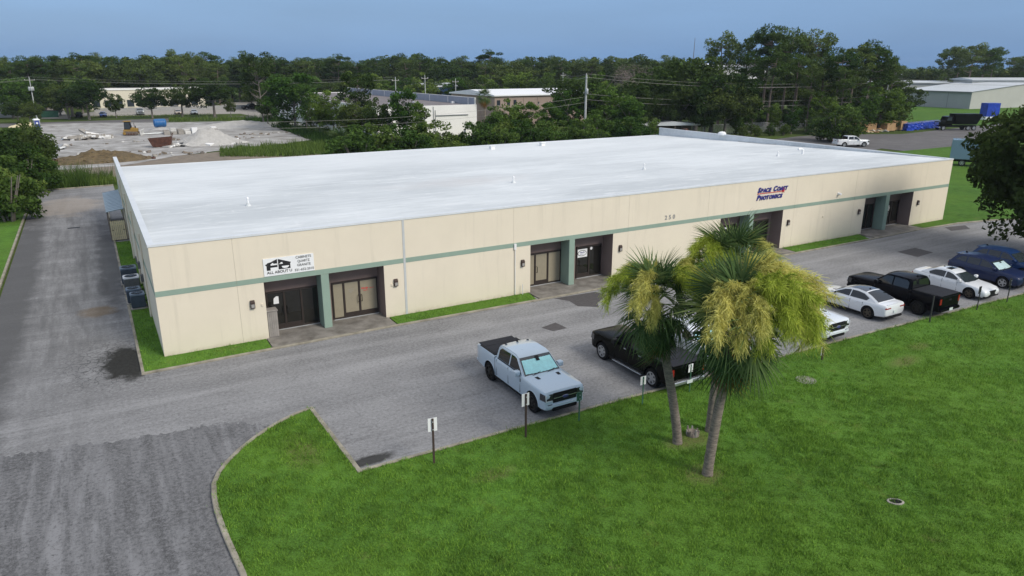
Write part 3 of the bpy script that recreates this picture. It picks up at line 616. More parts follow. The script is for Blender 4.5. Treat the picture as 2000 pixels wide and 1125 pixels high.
MB().prism([(-.72,2.42),(.62,2.62),(.62,2.66),(-.72,2.46)], -.3, 10.5, 'y').build('roof', 'shed_metal', o)
for i in range(15): MB().tube([(-.72+.0,-.3+i*.75,2.475),(.62,-.3+i*.75,2.675)], .015, 4).build('roof_rib', 'shed_metal', o)
for y in (0, 3.5, 7, 10.2): MB().box(-.66,-.57,y,y+.09,-.05,2.43).build('post', 'wood_grey', o)
MB().box(-.64,-.6,.1,10.1,.1,1.9).build('side_board', 'wood_grey', o)
o = thing('picket_gate', 'cream wooden picket gate before the lean-to', 'gate', (-1.22,29.15,0))
for i in range(8): MB().prism([(i*.135,.08),(i*.135+.115,.08),(i*.135+.115,1.62),(i*.135+.0575,1.72-.02*(i%2)),(i*.135,1.62)], 0, .025, 'y').build('picket', 'picket', o)
for z in (.35, 1.3): MB().box(0, 1.06, .026, .07, z, z+.09).build('rail', 'picket', o)
for x in (.1, .9): MB().box(x, x+.08, -.02, -.001, .86, .94).build('hinge', 'black_plastic', o)
o = thing('slatted_bin_box', 'grey slatted wooden bin box in the first doorway corner', 'bin', (5.06,.05,.07))
MB().box(.02,.48,.02,.5,0,1.42).build('core', 'grey_slat', o)
for i in range(5): MB().box(.0+i*.1,.09+i*.1,-.02,.018,.02,1.4).build('slat', 'grey_slat', o)
for i in range(5): MB().box(.482,.51,.02+i*.1,.11+i*.1,.02,1.4).build('slat', 'grey_slat', o)
MB().box(-.03,.54,-.05,.54,1.42,1.48).build('lid', 'grey_slat', o, bevel=.01)

# ------------------------------------------------------------------ vehicles (nose towards +x, origin on the ground below the middle)
def half(x, zb, zt, hw, cr=.03):
    h = zt-zb
    p = [(0,zb),(hw*.80,zb),(hw*.955,zb+.07),(hw*.99,zb+.30*h),(hw,zb+.52*h),(hw*.995,zb+.72*h),(hw*.965,zt-.07),(hw*.91,zt-.012),(hw*.60,zt+cr*.75),(0,zt+cr)]
    return [(x,y,z) for y, z in p] + [(x,-y,z) for y, z in p[-2:0:-1]]
def halfb(x, zb, zt, hw, cr=.03):
    h = zt-zb
    p = [(0,zb),(hw*.86,zb),(hw*.965,zb+.05),(hw*.985,zb+.28*h),(hw*.992,zb+.50*h),(hw,zb+.62*h),(hw*.998,zt-.12),(hw*.978,zt-.03),(hw*.945,zt),(hw*.62,zt+cr*.8),(0,zt+cr)]
    return [(x,y,z) for y, z in p] + [(x,-y,z) for y, z in p[-2:0:-1]]
def lerp_st(st, n=5):
    out = []
    for a, b in zip(st[:-1], st[1:]):
        k = max(1, int(abs(a[0]-b[0])/.28))
        for i in range(k): t = i/k; out.append(tuple(a[j]+(b[j]-a[j])*t for j in range(len(a))))
    return out+[st[-1]]
_meshcache = {}
def body_mesh(key, st, wheels, wr, hw, m):
    """lofted hull with wheel openings cut out"""
    if (key, m) in _meshcache: return _meshcache[(key, m)]
    hf = halfb if key.startswith('pickup') else half
    me = MB().loft([hf(*s) for s in lerp_st(st)]).mesh('body', m)
    o = bpy.data.objects.new('tmp', me); col.objects.link(o)
    cut = MB()
    for x in wheels:
        for s in (-1, 1):
            y0, y1 = sorted((s*(hw-.30), s*(hw+.3)))
            cut.lathe([(wr*1.15,y0),(wr*1.15,y1)], 24, 'y', (x,0,wr*1.04))
            cut.box(x-wr*1.15, x+wr*1.15, y0+.001, y1-.001, -.2, wr*1.04)
    # one cutter per opening so that the solids do not overlap
    c = []
    for x in wheels:
        for s in (-1, 1):
            y0, y1 = sorted((s*(hw-.30), s*(hw+.3)))
            prof = [(x+wr*1.15*math.cos(a), wr*1.03+wr*1.15*math.sin(a)) for a in np.linspace(0, math.pi, 17)] + [(x-wr*1.15,-.3),(x+wr*1.15,-.3)]
            cm = MB().prism(prof, y0, y1, 'y').mesh('cut', 'black_plastic'); co = bpy.data.objects.new('cut', cm); col.objects.link(co); c.append(co)
            md = o.modifiers.new('b', 'BOOLEAN'); md.object = co; md.operation = 'DIFFERENCE'; md.solver = 'EXACT'; md.material_mode = 'TRANSFER'
    me2 = bpy.data.meshes.new_from_object(o.evaluated_get(bpy.context.evaluated_depsgraph_get())); me2.name = 'body'
    bpy.data.objects.remove(o)
    for q in c: bpy.data.objects.remove(q)
    me2.shade_smooth(); me2.set_sharp_from_angle(angle=R(38))
    _meshcache[(key, m)] = me2
    return me2
def wheel(parent, x, y, r, wdt, rim, spokes=6):
    s = 1 if y > 0 else -1; k = 'wheel%s%s%s%s%d' % (r, wdt, rim, s, spokes)
    if k not in _meshcache:
        hub = MB().lathe([(r*.60,-.09),(r*.60,.09)], 20, 'y').mesh('wheel', 'black_plastic', 40)
        ty = MB().lathe([(r*.66,-wdt/2),(r*.93,-wdt/2),(r,-wdt*.36),(r,wdt*.36),(r*.93,wdt/2),(r*.66,wdt/2),(r*.62,0),(r*.66,-wdt/2)], 32, 'y', cap=False).mesh('tyre', 'black_rubber', 40)
        rm = MB(); oy = s*wdt/2
        # outer lip
        n = 28; prof = [(r*.68,oy-s*.03),(r*.68,oy+s*.006),(r*.60,oy+s*.006),(r*.59,oy-s*.05)]
        vs = []; fs = []
        for q in prof:
            for i in range(n): a = 2*math.pi*i/n; vs.append((q[0]*math.cos(a), q[1], q[0]*math.sin(a)))
        for i in range(3):
            for j in range(n): fs.append((i*n+j, i*n+(j+1) % n, (i+1)*n+(j+1) % n, (i+1)*n+j))
        rm.add(vs, fs)
        for i in range(spokes):
            a = 2*math.pi*i/spokes; c, sn = math.cos(a), math.sin(a); q = []
            for (u, v) in ((.10,-.085),(.10,.085),(.62,.06),(.62,-.06)): q.append((r*(u*c-v*1.6*sn), r*(u*sn+v*1.6*c)))
            y0, y1 = sorted((oy-s*.045, oy-s*.012)); rm.prism(q, y0, y1, 'y')
        y0, y1 = sorted((oy-s*.05, oy+s*.0)); rm.lathe([(r*.16,y0),(r*.16,y1)], 12, 'y')
        _meshcache[k] = (hub, ty, rm.mesh('rim', rim, 40))
    h, t, rm = _meshcache[k]
    o = link('wheel', h, parent, (x,y,r)); link('tyre', t, o); link('rim', rm, o); return o
def cabin(parent, out, hwb, hwr, zb, zr, m, glass_side=(), front=None, rear=None, roofpane=None, shade=None, crown=.05, gmat='car_glass', wmat='screen_glass'):
    """greenhouse: side outline (front base over the roof to rear base), flat leaning sides, crowned top"""
    W = lambda z: hwb+(hwr-hwb)*(z-zb)/(zr-zb)
    cols = [-1,-.8,-.4,0,.4,.8,1]; vs = []; fs = []; nc = len(cols)
    for i, (x, z) in enumerate(out):
        e = 0 if i in (0, len(out)-1) else 1
        for c in cols: vs.append((x+(.10*(1-c*c)*(1 if i < 2 and x > 0 else 0)), W(z)*c, z+e*crown*(1-c*c)))
    for i in range(len(out)-1):
        for j in range(nc-1): fs.append((i*nc+j, i*nc+j+1, (i+1)*nc+j+1, (i+1)*nc+j))
    n = len(out)
    fs.append(tuple(i*nc for i in range(n))); fs.append(tuple(i*nc+nc-1 for i in range(n))[::-1])
    fs.append(tuple(range(nc))[::-1]); fs.append(tuple((n-1)*nc+j for j in range(nc)))
    fs.append(tuple([j for j in range(0)])) if False else None
    fs = [f for f in fs if f]
    me = bpy.data.meshes.new('cabin'); me.from_pydata(vs, [], fs); bm = bmesh.new(); bm.from_mesh(me); bmesh.ops.recalc_face_normals(bm, faces=bm.faces)
    ed = [e for e in bm.edges if e.is_manifold and e.calc_face_angle(0) > .6 and abs(e.verts[0].co.y) > .3 and max(v.co.z for v in e.verts) > zb+.1]
    bmesh.ops.bevel(bm, geom=ed, offset=.045, segments=2, affect='EDGES', clamp_overlap=True)
    bm.to_mesh(me); bm.free(); me.materials.append(M[m]); me.shade_smooth(); me.set_sharp_from_angle(angle=R(50))
    o = link('cabin', me, parent)
    for poly in glass_side:
        for s in (-1, 1):
            a = [(x, s*(W(z)+.006), z) for x, z in poly]; b = [(x, s*(W(z)-.03), z) for x, z in poly]; k = len(a)
            MB().add(a+b, [tuple(range(k)), tuple(range(k, 2*k))[::-1]]+[(i, (i+1) % k, k+(i+1) % k, k+i) for i in range(k)]).build('window', gmat, parent)
    def strip(name, seg, u0, u1, v, mm, off, sm=None, par=parent, dv=0.):
        """pane laid on the outline between points seg (list of (x,z)), from fraction u0 to u1, half-width fraction v"""
        pts = []; L_ = [0]
        for a, b in zip(seg[:-1], seg[1:]): L_.append(L_[-1]+math.hypot(b[0]-a[0], b[1]-a[1]))
        def atl(t):
            t *= L_[-1]
            for i in range(len(seg)-1):
                if t <= L_[i+1]+1e-9:
                    k = (t-L_[i])/max(1e-9, L_[i+1]-L_[i]); a, b = seg[i], seg[i+1]
                    ea, eb = [0 if q in (out[0], out[-1]) else 1 for q in (a, b)]; return (a[0]+(b[0]-a[0])*k, a[1]+(b[1]-a[1])*k, b[0]-a[0], b[1]-a[1], ea+(eb-ea)*k)
        N = max(2, 2*len(seg)); vs = []; fs = []; cc = [-1,-.7,-.35,0,.35,.7,1] if name != 'sunshade' else [k/9 for k in range(-9,10)]
        for i in range(N+1):
            x, z, dx, dz, ee = atl(u0+(u1-u0)*i/N); l = math.hypot(dx, dz); nx_, nz_ = dz/l, -dx/l
            if nz_ < 0: nx_, nz_ = -nx_, -nz_
            e = crown
            for c in cc:
                q = c*v*(1-dv*i/N)
                bx = (.10*(1-q*q) if seg[0][0] > 0 and x > 0 and seg[0] == out[0] else 0)
                ez = e*(1-q*q)
                ez *= ee
                of2 = off+(.022*(cc.index(c) % 2) if name == 'sunshade' else 0); vs.append((x+bx+nx_*of2, W(z)*q, z+ez+nz_*of2))
        k = len(cc)
        for i in range(N):
            for j in range(k-1): fs.append((i*k+j, i*k+j+1, (i+1)*k+j+1, (i+1)*k+j))
        return MB().add(vs, fs).build(name, mm, par, smooth=60)
    if front:
        wo_ = strip('windshield', front, .05, .95, .93, wmat, .010)
        if shade: strip('sunshade', front, .13, .80, .86, shade, .014, par=wo_); strip('mirror_patch', front, .66, .90, .10, 'black_plastic', .045, par=wo_)
        for s in (-1, 1):
            x0, z0 = front[0]; MB().tube([(x0+.12, s*.35-.25, z0+.05), (x0-.02, s*.35+.25, z0+.13)], .012, 4).build('wiper', 'black_plastic', parent)
    if rear: strip('rear_window', rear, .06, .92, .90, gmat, .010)
    if roofpane: strip('roof_panel', roofpane[0], roofpane[1], roofpane[2], roofpane[3], roofpane[4], .008)
    return o
def mirror(parent, x, y, z, m, big=1.):
    s = 1 if y > 0 else -1
    o = MB().loft([[(x+dx*big*.09, y+s*dy*big, z+dz*big*.10) for dx, dz in ((-1,-1),(1,-.8),(1.1,.6),(.6,1),(-1,.9))] for dy in (0,.10,.2)]).build('mirror', m, parent, smooth=40, bevel=.012)
    MB().box(x-.095*big, x-.09*big-.004, *sorted((y+s*.02, y+s*.19*big)), z-.08*big, z+.07*big).build('mirror_glass', 'car_glass', o)
    MB().box(x-.03, x+.05, *sorted((y-s*.1, y)), z-.08, z-.02).build('mirror_arm', 'black_plastic', o)
def plate(parent, x, z, s): MB().box(*sorted((x, x+s*.012)), -.16, .16, z-.08, z+.08).build('licence_plate', 'plate', parent)
def roundedbox(parent, name, m, x0, x1, y0, y1, z0, z1, bev=.02): return MB().box(x0, x1, y0, y1, z0, z1).build(name, m, parent, bevel=bev, seg=2, smooth=40)

def pickup(label, loc, rz, m, L_=5.88, HW=1.0, H_=1.98, wb=3.69, face='ford', cover='bed_cover', rim='rim_black', shade=None, trim='black_plastic', bumper=None, tail='lamp_red', roofm=None, chromes=False, group=None, boards=False):
    o = thing('pickup_truck', label, 'pickup truck', loc, rz, group)
    xf, xr = L_/2, -L_/2; fa = xf-.95; ra = fa-wb; wr = .435
    st = [(xf,.46,1.06,HW*.88,.01),(xf-.02,.43,1.13,HW*.92,.01),(xf-.07,.40,1.20,HW*.955,.02),(xf-.30,.38,1.235,HW*.985,.035),(xf-.95,.37,1.255,HW,.045),(1.32,.36,1.275,HW,.045),(1.05,.36,1.285,HW,.02),
          (-1.16,.36,1.31,HW,.01),(-1.17,.36,1.34,HW,.0),(-1.25,.37,1.375,HW,-.01),(-1.45,.37,1.38,HW,-.01),(xr+.5,.42,1.385,HW,-.01),(xr+.06,.47,1.385,HW*.99,-.01),(xr+.015,.50,1.36,HW*.97,-.01),(xr,.55,1.28,HW*.95,-.02)]
    link('body', body_mesh('pickup%.2f%.2f%.2f' % (L_, HW, wb), st, (fa, ra), wr, HW, m), o)
    out = [(1.26,1.25),(.50,1.86),(.28,H_-.05),(-.4,H_-.04),(-.98,H_-.06),(-1.10,1.84),(-1.18,1.28)]
    zb_, zr_ = 1.25, H_-.045; belt = 1.365
    win = [[(1.02,belt),(.47,1.82),(.30,1.845),(.04,1.845),(.04,belt)], [(-.05,belt),(-.05,1.845),(-.80,1.835),(-.96,1.72),(-.98,belt)]]
    cabin(o, out, HW*.955, HW*.785, zb_, zr_, m, win, front=out[0:2], rear=out[5:7], shade=shade)
    for s in (-1, 1):
        for x, r in ((fa,0),(ra,0)): wheel(o, x, s*(HW-.145), wr, .28, rim)
        mirror(o, .90, s*(HW*.965), 1.36, m if face != 'chevy' else trim, 1.25)
        for x in (.22,-.86): roundedbox(o, 'door_handle', m if not chromes else 'chrome', x-.10, x+.10, *sorted((s*(HW*.985), s*(HW+.02))), 1.16, 1.20, .01)
        for x in (1.02,.0,-1.02): MB().box(x-.006, x+.006, *sorted((s*(HW*.95), s*(HW*.9985))), .52, 1.27).build('door_gap', 'black_plastic', o)
        MB().box(-1.188, -1.166, *sorted((s*HW*.6, s*(HW+.002))), .42, 1.35).build('bed_gap', 'black_plastic', o)
        MB().box(xr+.30, -1.25, *sorted((s*HW*.86, s*HW*.965)), 1.365, 1.415).build('bed_rail', 'black_plastic', o, bevel=.01)
        # lamps
        hy0, hy1 = sorted((s*HW*.56, s*HW*.90))
        h = MB().loft([[(xf-.30+dx, s*HW*yy, zz) for dx, yy, zz in ((-.02,1.008,.84),(-.02,1.0,1.12),(.26,.945,1.12),(.315,.945,.84))], [(xf-.30+dx, s*HW*yy, zz) for dx, yy, zz in ((.20,.58,.86),(.20,.58,1.13),(.315,.58,1.12),(.335,.58,.84))]]).build('headlight', 'lamp_dark', o)
        d = MB().box(xf-.03, xf+.026, *sorted((s*HW*.895, s*HW*.925)), .83, 1.11).box(xf-.014, xf+.034, *sorted((s*HW*.62, s*HW*.894)), .825, .855).build('running_light', 'lamp_clear', h)
        if face == 'ford': roundedbox(o, 'fog_light', 'lamp_dark', xf-.1, xf+.025, *sorted((s*HW*.60, s*HW*.84)), .58, .68, .015)
        roundedbox(o, 'taillight', tail, xr-.015, xr+.12, *sorted((s*HW*.80, s*HW*.965)), .90, 1.27, .02)
        roundedbox(o, 'vent_badge', trim, .98+.05, 1.08, *sorted((s*HW*.97, s*(HW+.012))), 1.0, 1.16, .008)
        if boards: roundedbox(o, 'running_board', 'chrome', -1.1, 1.0, *sorted((s*(HW-.02), s*(HW+.12))), .36, .41, .02)
    for s in (-1, 1):
        roundedbox(o, 'rocker_trim', 'black_plastic', ra+wr*1.2, fa-wr*1.2, *sorted((s*HW*.93, s*(HW*.992))), .34, .44, .02)
        MB().box(-1.0, 1.02, *sorted((s*HW*.925, s*HW*.962)), 1.325, 1.352).build('belt_trim', 'black_plastic', o)
        for x in (fa, ra):
            arc = [(x+wr*1.19*math.cos(a), wr*1.03+wr*1.19*math.sin(a)) for a in np.linspace(.05, math.pi-.05, 13)]
            MB().tube([(q[0], s*HW*.985, q[1]) for q in arc], .024, 6).build('wheel_arch', m, o, smooth=60)
    g = roundedbox(o, 'grille', 'black_plastic', xf-.06, xf+.03, -HW*.575, HW*.575, .72, 1.14, .02)
    for z in (.80,1.03): MB().box(xf+.028, xf+.036, -HW*.55, HW*.55, z, z+.02).build('grille_bar', 'lamp_dark', g)
    if face == 'ford':
        MB().box(xf+.028, xf+.045, -HW*.55, HW*.55, .915, .95).build('grille_bar', 'chrome', g)
        e = MB().lathe([(.155,.03),(.155,.055),(.14,.06)], 24, 'x', (xf,0,0)).build('emblem', 'chrome', g, smooth=40); e.scale = (1,1,.42); e.location = (0,0,.932)
        e2 = MB().lathe([(.135,.058),(.135,.066)], 24, 'x', (xf,0,0)).build('emblem_field', 'ink_blue', g); e2.scale = (1,1,.40); e2.location = (0,0,.932)
        text('emblem_script', 'Ford', .085, 'chrome', g, (xf+.068,-.085,.909), rot=(math.pi/2,0,math.pi/2), shear=.35, depth=.002, width=.17)
    roundedbox(o, 'front_bumper', bumper or m, xf-.22, xf+.06, -HW*.90, HW*.90, .50, .70, .05); roundedbox(o, 'lower_intake', 'black_plastic', xf-.18, xf+.045, -HW*.6, HW*.6, .36, .52, .03)
    roundedbox(o, 'rear_bumper', bumper or m, xr-.13, xr+.1, -HW*.94, HW*.94, .50, .68, .04)
    MB().box(xr-.012, xr+.01, -HW*.78, HW*.78, .72, 1.30).build('tailgate', m, o, bevel=.01); roundedbox(o, 'tailgate_handle', 'black_plastic', xr-.03, xr-.005, -.14, .14, 1.08, 1.16, .01)
    plate(o, xr-.145, .60, -1)
    MB().box(xr+.02, -1.24, -HW*.88, HW*.88, 1.375, 1.425).build('bed_cover' , cover, o, bevel=.015)
    for x in (-1.75,-2.3): MB().box(x-.008, x+.008, -HW*.86, HW*.86, 1.426, 1.432).build('cover_fold', 'black_plastic', o)
    # bonnet details
    if face == 'ford':
        for s in (-1, 1): MB().prism([(1.55,s*.52-.07),(1.78,s*.50-.06),(1.80,s*.50+.06),(1.55,s*.52+.09)], 1.26, 1.315, 'z').build('bonnet_vent', 'black_plastic', o)
        for s in (-1, 1): MB().box(-.97,-.85,s*.56-.05,s*.56+.05,H_-.075,H_-.018).build('roof_cap', 'black_plastic', o, bevel=.015)
    for y in (-.3,0,.3): MB().tube([(.1,y,H_-.006),(-.85,y,H_-.03)], .012, 4).build('roof_rib', m, o)
    MB().loft([[(x,-.035*w_,H_-.02),(x,.035*w_,H_-.02),(x,0,H_+.06*h_)] for x, w_, h_ in ((-.80,1,.1),(-.88,1,1),(-.95,1,.9))]).build('antenna_fin', 'black_plastic', o)
    return o
def sedan(label, loc, rz, m, st, out, idx, win, L_, HW, fa, ra, wr, rim, zb_, zr_, hwb, hwr, cat='car', kind='car', roofpane=None, shade=None, tail='lamp_red', dark_rear=False, group=None, mx=.75, mz=1.02):
    o = thing(kind, label, cat, loc, rz, group); xf, xr = L_/2, -L_/2
    link('body', body_mesh(kind+'%.2f%.2f' % (L_, HW), st, (fa, ra), wr, HW, m), o)
    f0, f1, r0, r1 = idx
    cabin(o, out, hwb, hwr, zb_, zr_, m, win, front=out[f0:f1+1], rear=out[r0:r1+1], roofpane=roofpane, shade=shade, crown=.04)
    for s in (-1, 1):
        for x in (fa, ra): wheel(o, x, s*(HW-.125), wr, .24, rim, 5)
        mirror(o, mx, s*hwb, mz, m)
        zf = st[1][2]
        MB().loft([[(xf-.35, s*HW*.965, zf-.12), (xf-.35, s*HW*.93, zf+.03), (xf-.16, s*HW*.80, zf+.02), (xf-.12, s*HW*.82, zf-.13)], [(xf-.16, s*HW*.5, zf-.10), (xf-.16, s*HW*.5, zf+.02), (xf-.10, s*HW*.5, zf+.0), (xf-.055, s*HW*.5, zf-.12)]]).build('headlight', 'lamp_dark', o)
        MB().loft([[(xf-.30, s*HW*.945, zf-.15), (xf-.30, s*HW*.95, zf-.12), (xf-.10, s*HW*.80, zf-.13), (xf-.09, s*HW*.80, zf-.16)], [(xf-.15, s*HW*.52, zf-.14), (xf-.15, s*HW*.52, zf-.12), (xf-.05, s*HW*.52, zf-.12), (xf-.04, s*HW*.52, zf-.145)]]).build('running_light', 'lamp_clear', o)
        zt = st[-1][2]
        roundedbox(o, 'taillight', tail, xr-.012, xr+.16, *sorted((s*HW*.40, s*HW*.90)), zt-.13, zt+.0, .03)
        for x in (.05,-.85): roundedbox(o, 'door_handle', m, x-.09, x+.09, *sorted((s*HW*.975, s*(HW+.012))), .86, .89, .008)
        for x in (.62,-.32,-1.12): MB().box(x-.005, x+.005, *sorted((s*HW*.95, s*HW*.998)), .32, .90).build('door_gap', 'black_plastic', o)
        roundedbox(o, 'sill', 'black_plastic', ra+wr*1.2, fa-wr*1.2, *sorted((s*HW*.92, s*HW*.995)), st[3][1]-.02, st[3][1]+.08, .02)
    zf = st[1][2]
    g = MB().prism([(-.30,.26),(.30,.26),(.40,.34),(.24,zf-.22),(.36,zf-.02),(-.36,zf-.02),(-.24,zf-.22),(-.40,.34)], xf-.10, xf+.015, 'x').build('grille', 'black_plastic', o, bevel=.01)
    roundedbox(o, 'lower_intake', 'black_plastic', xf-.16, xf-.02, -HW*.86, HW*.86, .22, .34, .03)
    roundedbox(o, 'rear_diffuser', 'black_plastic', xr-.02, xr+.2, -HW*.75, HW*.75, .22, .36, .03)
    plate(o, xr-.03, .60 if kind == 'car' else .85, -1)
    roundedbox(o, 'boot_lip', m, xr+.03, xr+.2, -HW*.7, HW*.7, st[-2][2]-.01, st[-2][2]+.035, .015) if kind == 'car' else roundedbox(o, 'roof_spoiler', m, out[r0][0]-.22, out[r0][0]+.05, -.55, .55, out[r0][1]-.02, out[r0][1]+.02, .015)
    MB().loft([[(out[r0][0]+dx,-.03,zr_-.02),(out[r0][0]+dx,.03,zr_-.02),(out[r0][0]+dx,0,zr_+h_)] for dx, h_ in ((.28,.0),(.2,.07),(.13,.06))]).build('antenna_fin', 'black_plastic', o)
    return o
S_, N_ = -math.pi/2, math.pi/2      # nose towards the lawn / towards the building
pickup('ice blue pickup truck with black bed cover and teal sunshade', (13.62,-12.02,0), S_, 'paint_ice', face='ford', shade='sunshade')
pickup('black pickup truck with silver wheels, tail towards the palms', (19.52,-12.9,0), N_, 'paint_black', L_=5.85, face='chevy', rim='rim_silver', chromes=True, bumper='chrome', H_=1.94, wb=3.66, boards=True)
pickup('white pickup truck nosed to the lawn behind the palms', (30.35,-12.35,0), S_, 'paint_pearl', face='ford')
pickup('black pickup truck with black wheels beside the black-roofed white sedan', (39.25,-13.0,0), N_, 'paint_ram', face='ram', L_=5.85, H_=1.97)
CH = [(2.52,.36,.60,.72,.01),(2.46,.28,.68,.82,.01),(2.32,.24,.76,.90,.02),(1.95,.22,.83,.94,.03),(1.3,.21,.90,.952,.03),(.95,.20,.94,.953,.02),(-1.4,.20,1.0,.953,.01),(-2.0,.24,1.02,.945,.01),(-2.38,.30,1.02,.90,.01),(-2.48,.36,.99,.86,.01),(-2.52,.42,.90,.80,.0)]
CO = [(1.10,.92),(.30,1.32),(-.05,1.43),(-.55,1.455),(-1.05,1.41),(-1.45,1.28),(-2.02,1.015)]
sedan('white sedan with black roof, tail to the lawn', (36.12,-12.2,0), N_, 'paint_white', CH, CO, (0,1,4,6), [[(.82,1.0),(.22,1.29),(-.10,1.355),(-.18,1.355),(-.18,1.0)], [(-.24,1.0),(-.24,1.36),(-.60,1.37),(-1.0,1.325),(-1.40,1.16),(-1.28,1.02)]], 5.04, .953, 1.55, -1.50, .365, 'rim_bronze', .92, 1.455, .88, .60, roofpane=(CO[1:5],.02,.98,.90,'lamp_dark'))
LX = [(2.34,.36,.58,.70,.01),(2.28,.27,.66,.80,.01),(2.12,.22,.74,.87,.02),(1.75,.20,.82,.90,.03),(1.2,.19,.88,.905,.03),(.9,.18,.92,.905,.02),(-1.2,.18,.96,.905,.01),(-1.8,.22,.98,.895,.01),(-2.18,.28,.98,.85,.01),(-2.28,.34,.95,.82,.01),(-2.34,.40,.86,.76,.0)]
LO = [(1.05,.90),(.25,1.29),(-.05,1.385),(-.5,1.41),(-.95,1.37),(-1.3,1.25),(-1.82,.985)]
sedan('white sedan with sunroof, nose to the lawn', (44.85,-13.1,0), S_, 'paint_white', LX, LO, (0,1,4,6), [[(.78,.97),(.18,1.255),(-.10,1.315),(-.2,1.315),(-.2,.97)], [(-.26,.97),(-.26,1.32),(-.6,1.325),(-.95,1.28),(-1.28,1.10),(-1.2,.99)]], 4.68, .905, 1.42, -1.38, .34, 'rim_bronze', .90, 1.41, .84, .58, roofpane=(LO[2:4],.15,.95,.62,'car_glass'))
SV = [(2.27,.42,.74,.74,.01),(2.21,.32,.84,.84,.01),(2.05,.26,.93,.90,.02),(1.7,.24,1.0,.92,.03),(1.15,.23,1.05,.922,.03),(.85,.22,1.07,.922,.02),(-1.2,.22,1.11,.922,.01),(-1.85,.28,1.13,.91,.01),(-2.15,.34,1.13,.87,.01),(-2.24,.40,1.10,.84,.01),(-2.27,.46,1.0,.80,.0)]
SO = [(1.02,1.04),(.28,1.50),(-.05,1.61),(-.6,1.65),(-1.4,1.62),(-1.78,1.56),(-2.14,1.12)]
SW = [[(.74,1.13),(.20,1.47),(-.10,1.535),(-.2,1.535),(-.2,1.13)], [(-.27,1.13),(-.27,1.54),(-1.05,1.535),(-1.05,1.15)], [(-1.13,1.16),(-1.13,1.53),(-1.45,1.50),(-1.82,1.24)]]
sedan('navy blue hatchback utility car beside the sunroof sedan', (49.0,-13.0,0), S_, 'paint_navy', SV, SO, (0,1,5,6), SW, 4.54, .922, 1.37, -1.33, .37, 'rim_silver', 1.04, 1.65, .875, .63, cat='utility car', kind='utility_car', shade='sunshade_pale', mz=1.14)
sedan('deep blue utility car at the end of the parked row', (52.3,-12.6,0), S_, 'paint_blue', SV, SO, (0,1,5,6), SW, 4.54, .922, 1.37, -1.33, .37, 'rim_silver', 1.04, 1.65, .875, .63, cat='utility car', kind='utility_car', mz=1.14)
sedan('silver white utility car with teal sunshade behind the palms', (22.85,-12.9,0), S_, 'paint_pearl', SV, SO, (0,1,5,6), SW, 4.54, .922, 1.37, -1.33, .37, 'rim_silver', 1.04, 1.65, .875, .63, cat='utility car', kind='utility_car', shade='sunshade', mz=1.14)

# ------------------------------------------------------------------ parking signs on the lawn edge
def parking_sign(x, y, h, post, board, label, pw=.30, ph=.45, tilt=0., r=.035):
    o = thing('parking_sign', label, 'sign', (x,y,.05), R(tilt))
    MB().box(-r, r, -r*.7, r*.7, -.05, h).build('post', post, o)
    if board:
        MB().box(-pw/2, pw/2, r*.7+.002, r*.7+.012, h-ph-.03, h-.03+.04).build('board', board, o)
        for z in (h-.12, h-ph+.06): MB().box(-.02,.02,-r*.7-.012,-r*.7-.001,z-.02,z+.02).build('bolt', 'galvanised', o)
parking_sign(7.42,-15.77,1.80,'brown_post','sign_white','white sign board on brown post at the empty bays', .34,.48,-6)
parking_sign(11.26,-15.80,1.85,'brown_post','sign_white','white sign board on brown post beside the ice blue truck', .34,.48,4)
parking_sign(13.81,-15.73,1.28,'green_post','green_post','all green sign on post before the ice blue truck', .26,.34,3,.025)
parking_sign(16.91,-15.94,1.34,'green_post','sign_white','white sign on green post left of the leaning palm trunk', .28,.34,-3,.022)
parking_sign(19.57,-15.94,1.32,'green_post','sign_white','white sign on green post behind the black truck tailgate', .28,.34,5,.022)
parking_sign(27.72,-16.48,.68,'brown_post','galvanised','short post with grey board right of the palms', .22,.4,8,.04)
parking_sign(37.48,-15.98,1.56,'dark_post',None,'bare dark post behind the black-roofed sedan', r=.035)
parking_sign(42.0,-16.1,1.45,'dark_post','dark_post','dark backed sign on post between black truck and sunroof sedan', .30,.4,2,.03)
parking_sign(45.1,-16.2,1.5,'dark_post','dark_post','dark backed sign on post before the sunroof sedan', .28,.4,2,.03)
parking_sign(48.6,-16.3,1.5,'dark_post','dark_post','dark backed sign on post before the navy car', .28,.4,2,.03)
mh = MB().lathe([(.46,-.02),(.46,.02),(.40,.035),(.40,.02),(.1,.025)], 24, c=(25.05,-17.68,.06)).build('manhole_cover', 'concrete', smooth=40); tag(mh, 'round grey concrete manhole in the lawn', 'manhole')
o = thing('drain_box', 'small dark valve box with pale rim in the lawn', 'drain', (19.55,-25.57,.07), R(-35))
MB().lathe([(.27,-.05),(.27,.03),(.20,.04),(.20,-.02)], 24).build('rim', 'concrete', o, smooth=40).scale = (1,.7,1); MB().lathe([(.195,-.02),(.195,.015)], 20).build('lid', 'black_plastic', o).scale = (1,.7,1)

